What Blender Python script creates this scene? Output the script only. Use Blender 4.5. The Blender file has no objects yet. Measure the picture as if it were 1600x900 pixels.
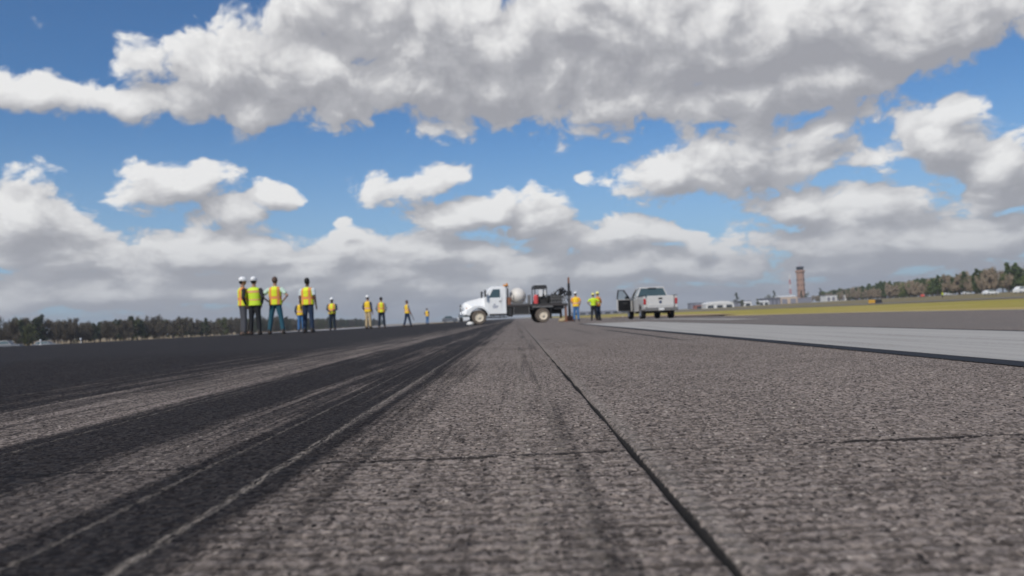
import bpy, bmesh, math, random
import numpy as np
from mathutils import Vector, Matrix
R = math.radians
random.seed(7); rng = np.random.default_rng(7)
SC = bpy.context.scene; COL = SC.collection

# ------------------------------------------------------------------ camera
F, ROLL, EYE = 1244.0, R(2.6), 0.25
def cam_matrix():
    yc = Vector((6, -47, -F)).normalized()
    zc = Vector((-math.sin(ROLL), math.cos(ROLL), 0)); zc = (zc - zc.dot(yc)*yc).normalized()
    xc = yc.cross(zc)
    return Matrix((xc, yc, zc))          # camera space -> world
CM = cam_matrix()
cam = bpy.data.cameras.new('camera'); camo = bpy.data.objects.new('camera', cam); COL.objects.link(camo)
cam.sensor_width = 36; cam.lens = F/1600*36; cam.clip_start = 0.02; cam.clip_end = 9000
cam.dof.use_dof = True; cam.dof.focus_distance = 2.2; cam.dof.aperture_fstop = 4.4
camo.matrix_world = Matrix.Translation((0, 0, EYE)) @ CM.to_4x4()
SC.camera = camo

# ------------------------------------------------------------------ light and sky
SUN_AZ, SUN_EL = R(207), R(42)           # compass from +Y clockwise: behind and to the left
sd = Vector((math.sin(SUN_AZ)*math.cos(SUN_EL), math.cos(SUN_AZ)*math.cos(SUN_EL), math.sin(SUN_EL)))
sl = bpy.data.lights.new('sun', 'SUN'); sl.energy = 3.0; sl.angle = R(0.6); sl.color = (1, .95, .88)
so = bpy.data.objects.new('sun', sl); COL.objects.link(so); so.rotation_euler = sd.to_track_quat('Z', 'Y').to_euler()
SC.view_settings.view_transform = 'Standard'; SC.view_settings.look = 'None'
SC.view_settings.gamma = 1; SC.view_settings.exposure = 0.0; SC.view_settings.use_curve_mapping = False
W = bpy.data.worlds.new('World'); SC.world = W; W.use_nodes = True

class NT:
    """tiny helper for node graphs"""
    def __init__(s, tree): s.t = tree; s.n = tree.nodes; s.l = tree.links
    def node(s, typ, **kw):
        n = s.n.new(typ)
        for k, v in kw.items(): setattr(n, k, v)
        return n
    def put(s, sock, v):
        if isinstance(v, bpy.types.NodeSocket): s.l.new(v, sock)
        elif v is not None:
            if sock.type == 'RGBA' and not isinstance(v, (int, float)) and len(v) == 3: v = (*v, 1)
            sock.default_value = v
    def m(s, op, a, b=None, c=None, clamp=False):
        n = s.node('ShaderNodeMath', operation=op, use_clamp=clamp)
        for i, v in enumerate((a, b, c)):
            if v is not None: s.put(n.inputs[i], v)
        return n.outputs[0]
    def v(s, op, a, b=None):
        n = s.node('ShaderNodeVectorMath', operation=op)
        s.put(n.inputs[0], a)
        if b is not None:
            s.put(n.inputs['Scale'] if op == 'SCALE' else n.inputs[1], b)
        return n.outputs['Value'] if op in ('LENGTH', 'DOT_PRODUCT', 'DISTANCE') else n.outputs[0]
    def ss(s, x, a, b, o0=0.0, o1=1.0):
        n = s.node('ShaderNodeMapRange', interpolation_type='SMOOTHSTEP')
        s.put(n.inputs[0], x)
        for i, v in zip((1, 2, 3, 4), (a, b, o0, o1)): s.put(n.inputs[i], v)
        return n.outputs[0]
    def noise(s, vec, scale, detail=4, rough=.55, dist=0.0, dim='3D'):
        n = s.node('ShaderNodeTexNoise', noise_dimensions=dim)
        s.put(n.inputs['Vector'], vec); s.put(n.inputs['Scale'], scale); s.put(n.inputs['Detail'], detail)
        s.put(n.inputs['Roughness'], rough); s.put(n.inputs['Distortion'], dist)
        return n.outputs[0]
    def mix(s, f, a, b, blend='MIX'):
        n = s.node('ShaderNodeMix', data_type='RGBA', blend_type=blend)
        s.put(n.inputs[0], f); s.put(n.inputs[6], a); s.put(n.inputs[7], b)
        return n.outputs[2]
    def xyz(s, v):
        n = s.node('ShaderNodeSeparateXYZ'); s.put(n.inputs[0], v); return n.outputs
    def comb(s, x, y, z=0.0):
        n = s.node('ShaderNodeCombineXYZ')
        for i, q in enumerate((x, y, z)): s.put(n.inputs[i], q)
        return n.outputs[0]
    def ramp(s, f, stops, interp='LINEAR'):
        n = s.node('ShaderNodeValToRGB'); n.color_ramp.interpolation = interp
        e = n.color_ramp.elements
        while len(e) < len(stops): e.new(0.5)
        for i, (p, c) in enumerate(stops):
            e[i].position = p; e[i].color = (*c, 1) if not isinstance(c, (int, float)) else (c, c, c, 1)
        s.put(n.inputs[0], f); return n.outputs[0]

# cloud banks: (azimuth, elevation, half width, half height) in degrees, strength
def sky_dir(px, py):
    d = (CM @ Vector((px-800, 450-py, -F))).normalized()
    return math.degrees(math.atan2(d.x, d.y)), math.degrees(math.asin(d.z))
CL = [(1430,40,230,90,1.6),(1230,130,300,55,1.6),(1470,215,70,60,1.4),(820,472,700,22,1.1),(1400,450,300,24,1.0),(60,150,190,42,1.3),(230,165,150,34,1.4),(700,110,420,85,1.9),(1000,60,420,110,1.8),(350,405,420,24,1.5),(900,420,260,34,1.4),(1400,385,260,42,1.5),(280,150,130,65,1.1),(215,95,50,45,.8),(420,110,210,95,1.3),(400,170,120,50,1.1),(640,60,260,130,1.5),(880,90,330,115,1.6),
      (1150,60,330,120,1.5),(1380,25,210,70,1.2),(960,160,240,50,1.2),(60,30,60,25,.3),(1250,110,160,60,1.1),
      (45,330,110,62,1.3),(285,292,100,48,1.2),(430,307,48,27,1),(330,325,90,30,1.0),
      (635,292,120,30,1.1),(700,272,55,26,1),(770,330,135,36,1.2),(830,340,70,40,1.1),(700,345,80,28,1),(930,375,130,36,1.2),(1040,365,30,22,.8),(1085,378,22,14,.9),(536,350,18,10,.6),
      (912,279,20,14,.8),(1040,270,90,48,1.3),(1160,250,170,55,1.3),(1280,205,160,55,1.2),(1440,190,95,52,1.2),(1400,240,120,35,.9),
      (1260,325,120,34,1.2),(1400,320,140,40,1.2),(1560,270,90,56,1.2),(1330,372,200,30,1.2),(1530,375,110,26,1),(1560,110,90,45,.35),
      (120,395,180,32,1.3),(330,390,190,32,1.3),(520,388,160,30,1.2),(680,395,150,30,1.2),(120,455,260,40,1.3),(450,440,300,44,1.4),(800,450,260,44,1.2),(1060,470,300,22,1.0),(1130,420,170,26,1),(1350,415,240,28,1.2),(1600,420,200,26,1.2)]
def cloud_group():
    g = bpy.data.node_groups.new('cloud_density', 'ShaderNodeTree')
    g.interface.new_socket('P', in_out='INPUT', socket_type='NodeSocketVector')
    g.interface.new_socket('D', in_out='OUTPUT', socket_type='NodeSocketFloat')
    g.interface.new_socket('S', in_out='OUTPUT', socket_type='NodeSocketFloat'); g.interface.new_socket('B', in_out='OUTPUT', socket_type='NodeSocketFloat')
    t = NT(g); gi = t.node('NodeGroupInput'); go = t.node('NodeGroupOutput'); P = gi.outputs[0]
    x, y, z = t.xyz(P)
    # cloud texture gets finer towards the horizon (farther clouds)
    v = t.m('MULTIPLY', t.m('LOGARITHM', t.m('ADD', t.m('MULTIPLY', t.m('MAXIMUM', y, -1.0), .01745), .20), 2.71828), 5.0)
    Q = t.comb(t.m('MULTIPLY', x, .145), v, 0.0)
    warp = t.node('ShaderNodeTexNoise', noise_dimensions='2D'); t.put(warp.inputs['Vector'], Q); t.put(warp.inputs['Scale'], 1.1); t.put(warp.inputs['Detail'], 3)
    wv = t.v('SUBTRACT', warp.outputs['Color'], (.5, .5, .5))
    Q2 = t.v('ADD', Q, t.v('SCALE', wv, .45))
    n1 = t.noise(Q2, 1.0, 10, .585, .0, '2D')
    vo = t.node('ShaderNodeTexVoronoi', voronoi_dimensions='2D', feature='SMOOTH_F1'); t.put(vo.inputs['Vector'], Q2); t.put(vo.inputs['Scale'], 1.5)
    t.put(vo.inputs['Detail'], 4.0); t.put(vo.inputs['Roughness'], .6); t.put(vo.inputs['Smoothness'], .35)
    bil = t.m('SUBTRACT', .55, vo.outputs['Distance'])
    acc = None
    Pw = t.v('ADD', P, t.v('MULTIPLY', wv, (2.8, 1.2, 0)))
    for cx, cy, rx, ry, st in CL:
        az, el = sky_dir(cx, cy); az2, _ = sky_dir(cx+rx, cy); az1, _ = sky_dir(cx-rx, cy); _, e2 = sky_dir(cx, cy-ry); _, e1 = sky_dir(cx, cy+ry)
        kx, ky = 2/(az2-az1), 2/(e2-e1)
        n = t.node('ShaderNodeVectorMath', operation='MULTIPLY_ADD'); t.put(n.inputs[0], Pw); n.inputs[1].default_value = (kx, ky, 0); n.inputs[2].default_value = (-az*kx, -el*ky, 0)
        b = t.m('MULTIPLY_ADD', t.v('LENGTH', n.outputs[0]), -st, 1.25*st)
        acc = b if acc is None else t.m('SMOOTH_MAX', acc, b, .25)
    # anywhere outside the picture: scattered banks of the same kind
    far = t.ss(t.noise(t.comb(t.m('MULTIPLY', x, .05), t.m('MULTIPLY', y, .09), 3.3), 1.0, 3, .5), .38, .62, -.9, .9)
    side = t.ss(t.m('ABSOLUTE', x), 35.0, 42.0)
    up = t.ss(y, 23.0, 28.0)
    acc = t.m('MAXIMUM', acc, t.m('SUBTRACT', t.m('MULTIPLY', t.m('MAXIMUM', side, up), t.m('ADD', far, 2.0)), 2.0))
    acc = t.m('MINIMUM', acc, 1.45)
    D = t.m('ADD', acc, t.m('ADD', t.m('MULTIPLY', t.m('SUBTRACT', n1, .5), 1.75), t.m('MULTIPLY', bil, .8)))
    D = t.m('ADD', D, t.ss(y, 9.0, 5.0, -.06, .16))
    n2 = t.noise(Q2, 1.0, 2, .5, .0, '2D')
    t.put(go.inputs[0], D); t.put(go.inputs[1], t.m('ADD', acc, t.m('MULTIPLY', t.m('SUBTRACT', n2, .5), 2.2))); t.put(go.inputs[2], bil); return g
def build_world():
    t = NT(W.node_tree); t.n.clear()
    out = t.node('ShaderNodeOutputWorld'); bg = t.node('ShaderNodeBackground'); t.l.new(bg.outputs[0], out.inputs[0])
    sky = t.node('ShaderNodeTexSky'); sky.sky_type = 'NISHITA'; sky.sun_disc = False; sky.sun_elevation = SUN_EL; sky.sun_rotation = SUN_AZ
    sky.air_density = 1.0; sky.dust_density = .4; sky.ozone_density = 2.5
    tc = t.node('ShaderNodeTexCoord'); x, y, z = t.xyz(tc.outputs['Generated'])
    az = t.m('MULTIPLY', t.m('ARCTAN2', x, y), 57.2958); el = t.m('MULTIPLY', t.m('ARCSINE', z), 57.2958)
    P = t.comb(az, el, 0.0); G = cloud_group()
    def dens(off):
        n = t.node('ShaderNodeGroup', node_tree=G); t.put(n.inputs[0], t.v('ADD', P, off)); return n.outputs
    d0, s0, b0 = dens((0, 0, 0)); d1, s1, b1 = dens((-.6, 1.5, 0))
    alpha = t.ss(d0, -.08, .34)
    lit = t.m('ADD', .52, t.m('ADD', t.m('MULTIPLY', t.m('SUBTRACT', d0, d1), .38), t.m('MULTIPLY', t.m('SUBTRACT', s0, s1), .34)))
    lit = t.m('ADD', lit, t.m('MULTIPLY', t.m('SUBTRACT', b0, .08), .42))
    lit = t.m('SUBTRACT', lit, t.m('MULTIPLY', t.ss(d0, .9, 2.2), .22))
    lit = t.m('ADD', lit, t.m('MULTIPLY', t.ss(d0, .9, .2), .16), None, True)
    low = t.ss(el, 9.0, 1.5)
    ccol = t.ramp(lit, [(0, (.36, .36, .385)), (.35, (.46, .46, .48)), (.62, (.67, .665, .67)), (.95, (.87, .865, .855))])
    ccol = t.mix(t.m('MULTIPLY', low, .5), ccol, (.39, .405, .45))
    skyc = t.mix(1.0, t.v('SCALE', sky.outputs[0], SKY_K), SKY_TINT, 'MULTIPLY')
    # thin air-light low down
    skyc = t.mix(t.m('MULTIPLY', t.ss(el, 15.0, .5), .62), skyc, (.37, .50, .66))
    c = t.mix(t.m('MULTIPLY', alpha, .97), skyc, ccol)
    c = t.mix(t.ss(el, 2.6, .3, 0.0, .75), c, (.385, .405, .455))
    t.put(bg.inputs[0], t.v('SCALE', c, 10.0)); bg.inputs[1].default_value = 0.1
SKY_K, SKY_TINT = .088, (.58, .86, 1.12)
build_world()
W.cycles.sampling_method = 'MANUAL'; W.cycles.sample_map_resolution = 256
SC.cycles.use_adaptive_sampling = True; SC.cycles.adaptive_threshold = .015; SC.cycles.adaptive_min_samples = 12
SC.cycles.use_denoising = True; SC.cycles.max_bounces = 5
# ------------------------------------------------------------------ ground shape
def sst(a, b, x): t = np.clip((x-a)/(b-a), 0, 1); return t*t*(3-2*t)
def ground_z(x, y):
    x = np.asarray(x, float); y = np.asarray(y, float)
    p = np.interp(x, [-3000, -150, -80, -40, -33, -22, -9, 0, 8, 14, 30, 60, 100, 160, 400, 3000], [-3, -2.2, -1.3, -.25, .0, .02, .11, 0, -.08, -.14, -.22, .05, .35, 1.2, 4.0, 9])
    return p - .09*sst(28, 55, y) - .15*sst(40, 160, y)*sst(2, 14, x) - .12*sst(35, 70, y)*sst(-12, -20, x)
def gz(x, y): return float(ground_z(x, y))

# ------------------------------------------------------------------ materials
MATS = {}
def mat(name, col, rough=.6, metal=0.0, var=.12, scale=6.0, bump=0.0, spec=.5, coat=0.0):
    if name in MATS: return MATS[name]
    m = bpy.data.materials.new(name); m.use_nodes = True; t = NT(m.node_tree); b = t.n['Principled BSDF']
    tc = t.node('ShaderNodeTexCoord')
    n = t.noise(tc.outputs['Object'], scale, 5, .6)
    f = t.m('ADD', 1-var, t.m('MULTIPLY', n, 2*var))
    t.put(b.inputs['Base Color'], t.v('SCALE', tuple(col), f))
    t.put(b.inputs['Roughness'], t.m('ADD', rough-.06, t.m('MULTIPLY', n, .12)))
    b.inputs['Metallic'].default_value = metal; b.inputs['Specular IOR Level'].default_value = spec
    if coat: b.inputs['Coat Weight'].default_value = coat
    if bump:
        bn = t.node('ShaderNodeBump'); t.put(bn.inputs['Height'], t.noise(tc.outputs['Object'], scale*4, 4)); bn.inputs['Strength'].default_value = bump
        t.put(b.inputs['Normal'], bn.outputs[0])
    MATS[name] = m; return m

def runway_material():
    m = bpy.data.materials.new('worn_grooved_asphalt'); m.use_nodes = True; t = NT(m.node_tree); b = t.n['Principled BSDF']
    P = t.node('ShaderNodeNewGeometry').outputs['Position']; x, y, z = t.xyz(P)
    dist = t.v('LENGTH', P)
    fine = t.noise(P, 170, 4, .75); mid = t.noise(P, 34, 3, .6); big = t.noise(P, 1.3, 5, .6)
    vo = t.node('ShaderNodeTexVoronoi'); t.put(vo.inputs['Vector'], P); vo.inputs['Scale'].default_value = 150
    stone = t.xyz(vo.outputs['Color'])[0]
    sp = t.m('ADD', t.m('MULTIPLY', t.m('SUBTRACT', fine, .5), 1.5), t.m('ADD', t.m('MULTIPLY', t.m('SUBTRACT', stone, .5), .95), t.m('MULTIPLY', t.m('SUBTRACT', mid, .5), .22)))
    sp = t.m('ADD', .52, sp, None, True)
    pit = t.node('ShaderNodeTexVoronoi'); t.put(pit.inputs['Vector'], P); pit.inputs['Scale'].default_value = 125; pc = t.xyz(pit.outputs['Color'])
    warm = t.mix(t.noise(P, 60, 3), (.345, .277, .230), (.292, .256, .236))
    col = t.mix(sp, (.070, .058, .052), warm)
    col = t.mix(1.0, col, t.ramp(big, [(.25, .84), (.75, 1.12)]), 'MULTIPLY')
    col = t.mix(t.m('MULTIPLY', t.m('LESS_THAN', pc[0], .10), t.ss(pit.outputs['Distance'], .55, .35)), col, (.030, .026, .025))
    col = t.mix(t.m('MULTIPLY', t.m('GREATER_THAN', pc[1], .95), t.m('MULTIPLY', t.ss(pit.outputs['Distance'], .45, .25), .8)), col, (.50, .44, .38))
    # worn transverse grooves, 38 mm apart, dark with packed dirt
    gy = t.m('ADD', y, t.m('MULTIPLY', t.m('SUBTRACT', t.noise(t.comb(t.m('MULTIPLY', x, 14), t.m('MULTIPLY', y, 14), 1.0), 1.0, 4, .65), .5), .012))
    gv = t.m('ABSOLUTE', t.m('SUBTRACT', t.m('FLOORED_MODULO', t.m('ADD', gy, .019), .038), .019))
    gk = t.ss(t.noise(t.comb(t.m('MULTIPLY', x, 3.0), t.m('MULTIPLY', y, 24), 4.0), 1.0, 4, .6), .24, .52)
    gk = t.m('MULTIPLY', gk, t.m('MULTIPLY', t.m('MULTIPLY', t.ss(x, -.55, -.30), t.ss(x, 1.2, .15, .30, 1.0)), t.ss(y, 3.0, 1.2, .25, 1.0)))
    col = t.mix(t.m('MULTIPLY', t.m('MULTIPLY', t.ss(gv, .0088, .003), gk), .80), col, (.040, .034, .031))
    # long tyre-wear streaks running down the runway
    def stripe(sx, sy, z0=0.0, det=5): return t.noise(t.comb(t.m('MULTIPLY', x, sx), t.m('MULTIPLY', y, sy), z0), 1.0, det, .62)
    xw = t.m('ADD', x, t.m('MULTIPLY', t.m('SUBTRACT', stripe(1.2, .35, 2.0, 3), .5), .10))
    st = stripe(16, .22); st2 = stripe(45, .5, 5.0)
    u = t.m('DIVIDE', t.m('ADD', xw, 4.0), 8.0)
    rb = t.ramp(u, [((X+4)/8, v) for X, v in [(-4, 1.0), (-2.4, 1.0), (-1.85, .74), (-1.50, .48), (-1.20, .36), (-1.08, .92), (-.88, .90), (-.76, .68), (-.64, .64), (-.57, .90), (-.44, .92), (-.33, .44),
                     (-.15, .08), (-.03, .10), (.03, .30), (.10, .27), (.15, .08), (.5, .0), (1.2, .05), (4, .0)]])
    rbv = t.m('ADD', t.xyz(rb)[0], t.m('ADD', t.m('MULTIPLY', t.m('SUBTRACT', st, .5), 1.5), t.m('MULTIPLY', t.m('SUBTRACT', st2, .5), 1.1)))
    rbv = t.m('ADD', rbv, t.m('ADD', t.m('MULTIPLY', t.m('SUBTRACT', mid, .5), .45), t.m('MULTIPLY', t.m('SUBTRACT', stripe(5, .9, 8.0), .5), .9)))
    rbv = t.m('MULTIPLY', t.ss(rbv, .10, .85), t.ss(x, .9, .2, .25, 1.0))
    rubc = t.mix(t.m('POWER', sp, 2.0), (.009, .008, .009), (.042, .037, .036))
    col = t.mix(t.m('MULTIPLY', rbv, .96), col, rubc)
    # scraped pale scratches
    def line(x0, w, soft, k, zz):
        wob = t.m('MULTIPLY', t.m('SUBTRACT', t.noise(t.comb(t.m('MULTIPLY', y, 2.5), zz, 0.0), 1.0, 4), .5), .02)
        d = t.m('ABSOLUTE', t.m('SUBTRACT', t.m('ADD', x, wob), x0))
        brk = t.ss(t.noise(t.comb(t.m('MULTIPLY', x, 120), t.m('MULTIPLY', y, 22), zz), 1.0, 5, .75), .42, .60)
        return t.m('MULTIPLY', t.m('MULTIPLY', t.ss(d, w+soft, w), brk), k)
    fade = t.ss(y, 6.0, 1.5)
    for x0, w, s, k, zz in [(-.43, .003, .009, .75, 1.0), (-.565, .002, .006, .40, 4.0), (-1.09, .002, .006, .35, 7.0), (.005, .005, .012, .4, 11.0), (.075, .004, .012, .3, 17.0)]:
        col = t.mix(t.m('MULTIPLY', line(x0, w, s, k, zz), t.ss(y, 9.0, 2.0, .3, 1.0)), col, (.30, .26, .22))
    # dark sealed longitudinal joint and thin saw-cut cross joints
    wj = t.m('MULTIPLY', t.m('SUBTRACT', t.noise(t.comb(t.m('MULTIPLY', y, 6), 3.0, 0.0), 1.0, 4, .6), .5), .006)
    dj = t.m('ABSOLUTE', t.m('SUBTRACT', t.m('ADD', x, wj), .203))
    jm = t.ss(dj, .0062, .0040)
    col = t.mix(jm, col, (.006, .006, .007))
    dust = t.m('MULTIPLY', t.ss(t.m('ABSOLUTE', t.m('SUBTRACT', x, .225)), .03, .0), .25)
    col = t.mix(dust, col, (.26, .235, .21))
    wy = t.m('ADD', y, t.m('MULTIPLY', t.m('SUBTRACT', t.noise(t.comb(t.m('MULTIPLY', x, 7), 1.0, 0.0), 1.0, 5, .65), .5), .05))
    wy = t.m('SUBTRACT', wy, t.m('MULTIPLY', x, .045))
    dc = t.m('ABSOLUTE', t.m('SUBTRACT', t.m('FLOORED_MODULO', t.m('ADD', wy, 6.04), 7.5), 3.75))
    dc = t.m('SUBTRACT', 3.75, dc)
    cw = t.m('MULTIPLY', t.ss(t.noise(t.comb(t.m('MULTIPLY', x, 34), 9.0, 0.0), 1.0, 4, .7), .22, .60), .0075)
    cw = t.m('MAXIMUM', cw, .0018)
    cm_ = t.m('MULTIPLY', t.m('LESS_THAN', dc, cw), t.ss(x, -1.3, -.9))
    col = t.mix(t.m('MULTIPLY', cm_, .85), col, (.012, .011, .011))
    # old tar seals on the far lane
    def tar(x0, y0, y1, w):
        c = t.m('MULTIPLY', t.ss(y, y0-1.2, y0+.8), t.ss(y, y1+2, y1-1)); nz = t.m('MULTIPLY', t.noise(t.comb(t.m('MULTIPLY', y, .8), x0, 0.0), 1.0, 3), w*.7)
        return t.m('MULTIPLY', c, t.ss(t.m('ABSOLUTE', t.m('SUBTRACT', x, x0)), t.m('ADD', w, nz), w*.3))
    col = t.mix(tar(1.50, 7.6, 13.0, .045), col, (.035, .035, .038))
    col = t.mix(t.m('MULTIPLY', tar(1.05, 11.5, 15.5, .03), .6), col, (.05, .05, .05))
    # broad worn lanes beyond the marking
    lane = t.m('MULTIPLY', t.ss(x, 4.0, 4.5), t.ss(stripe(.5, .03, 9.0), .35, .7))
    col = t.mix(t.m('MULTIPLY', lane, .35), col, (.16, .155, .15))
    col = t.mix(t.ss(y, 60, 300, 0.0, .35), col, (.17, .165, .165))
    t.put(b.inputs['Base Color'], col)
    t.put(b.inputs['Roughness'], t.m('SUBTRACT', .93, t.m('MULTIPLY', rbv, .14))); b.inputs['Specular IOR Level'].default_value = .12
    g = t.m('MULTIPLY', t.m('ADD', t.m('MULTIPLY', fine, .6), t.m('MULTIPLY', mid, .7)), 1.0)
    bn = t.node('ShaderNodeBump'); bn.inputs['Distance'].default_value = .004
    t.put(bn.inputs['Strength'], .9); t.put(bn.inputs['Height'], g); t.put(b.inputs['Normal'], bn.outputs[0])
    return m

def grass_material():
    m = bpy.data.materials.new('dry_and_green_grass'); m.use_nodes = True; t = NT(m.node_tree); b = t.n['Principled BSDF']
    P = t.node('ShaderNodeNewGeometry').outputs['Position']; x, y, z = t.xyz(P)
    n1 = t.noise(P, .05, 5, .6); n2 = t.noise(P, 1.1, 6, .7); n3 = t.noise(P, .012, 3)
    green = t.mix(n2, (.25, .22, .05), (.48, .40, .10)); tan = t.mix(n2, (.38, .28, .11), (.66, .50, .24))
    edge = t.m('ADD', t.m('SUBTRACT', x, 14.0), t.m('MULTIPLY', t.m('SUBTRACT', n2, .5), 4.0))
    f = t.m('ADD', t.m('MULTIPLY', t.ss(edge, 7.0, 1.0), .9), t.m('MULTIPLY', t.ss(n1, .48, .66), .65), None, True)
    c = t.mix(f, green, tan)
    c = t.mix(t.ss(x, 44, 64, 0.0, .85), c, (.20, .165, .11))
    lf = t.ss(x, -20, -24); c = t.mix(lf, c, t.mix(n2, (.075, .065, .035), (.15, .125, .07)))
    c = t.mix(t.m('MULTIPLY', t.ss(y, 90, 200), t.ss(x, 40, 8)), c, t.mix(n2, (.24, .17, .10), (.34, .27, .16)))
    t.put(b.inputs['Base Color'], c); b.inputs['Roughness'].default_value = .95; b.inputs['Specular IOR Level'].default_value = .1
    bn = t.node('ShaderNodeBump'); bn.inputs['Strength'].default_value = 1; bn.inputs['Distance'].default_value = .1
    t.put(bn.inputs['Height'], t.noise(P, 6, 5, .7)); t.put(b.inputs['Normal'], bn.outputs[0])
    return m

def paint_material(name, col, dark, edge_noise=.5, thr=.42):
    m = bpy.data.materials.new(name); m.use_nodes = True; t = NT(m.node_tree); b = t.n['Principled BSDF']
    P = t.node('ShaderNodeNewGeometry').outputs['Position']; x, y, z = t.xyz(P)
    n = t.noise(P, 60, 5, .75); s = t.noise(t.comb(t.m('MULTIPLY', x, 7), t.m('MULTIPLY', y, .25), 0.0), 1.0, 5, .6)
    w = t.ss(t.m('ADD', n, t.m('MULTIPLY', t.m('SUBTRACT', s, .5), edge_noise)), thr-.12, thr+.04)
    c = t.mix(w, dark, col); c = t.mix(1.0, c, t.ramp(s, [(.3, .86), (.7, 1.05)]), 'MULTIPLY')
    t.put(b.inputs['Base Color'], c); b.inputs['Roughness'].default_value = .85; b.inputs['Specular IOR Level'].default_value = .2
    return m

# ------------------------------------------------------------------ mesh helpers
def tag(o, label=None, cat=None, group=None, kind=None):
    if label: o['label'] = label
    if cat: o['category'] = cat
    if group: o['group'] = group
    if kind: o['kind'] = kind
    return o
def empty(name, loc=(0, 0, 0), rz=0.0, label=None, cat=None, group=None):
    o = bpy.data.objects.new(name, None); COL.objects.link(o); o.location = loc; o.rotation_euler.z = rz; o.empty_display_size = .2
    return tag(o, label, cat, group)
def mesh_obj(name, verts, faces, m, parent=None, smooth=False):
    me = bpy.data.meshes.new(name); me.from_pydata([tuple(v) for v in verts], [], faces)
    for q in (m if isinstance(m, (list, tuple)) else [m]): me.materials.append(q)
    if smooth: me.polygons.foreach_set('use_smooth', [True]*len(me.polygons))
    me.update(); o = bpy.data.objects.new(name, me); COL.objects.link(o)
    if parent: o.parent = parent
    return o
def grid_mesh(name, X, Y, Z, keep, m):
    """big height-field grid from numpy arrays; keep masks the cells"""
    ny, nx = Z.shape; co = np.empty((ny*nx, 3), np.float32)
    XX, YY = np.meshgrid(X, Y); co[:, 0] = XX.ravel(); co[:, 1] = YY.ravel(); co[:, 2] = Z.ravel()
    i = np.arange(ny-1)[:, None]*nx + np.arange(nx-1)[None, :]
    i = i[keep] if keep is not None else i.ravel()
    q = np.stack([i, i+1, i+nx+1, i+nx], 1).astype(np.int32)
    return co, q
def mesh_from(name, co, q, m, smooth=False):
    me = bpy.data.meshes.new(name); me.vertices.add(len(co)); me.vertices.foreach_set('co', co.ravel())
    k = q.shape[1]; me.loops.add(q.size); me.loops.foreach_set('vertex_index', q.ravel()); me.polygons.add(len(q))
    me.polygons.foreach_set('loop_start', np.arange(0, q.size, k, dtype=np.int32))
    me.materials.append(m); me.update(calc_edges=True)
    if smooth: me.polygons.foreach_set('use_smooth', np.ones(len(q), bool))
    o = bpy.data.objects.new(name, me); COL.objects.link(o); return o

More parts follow.
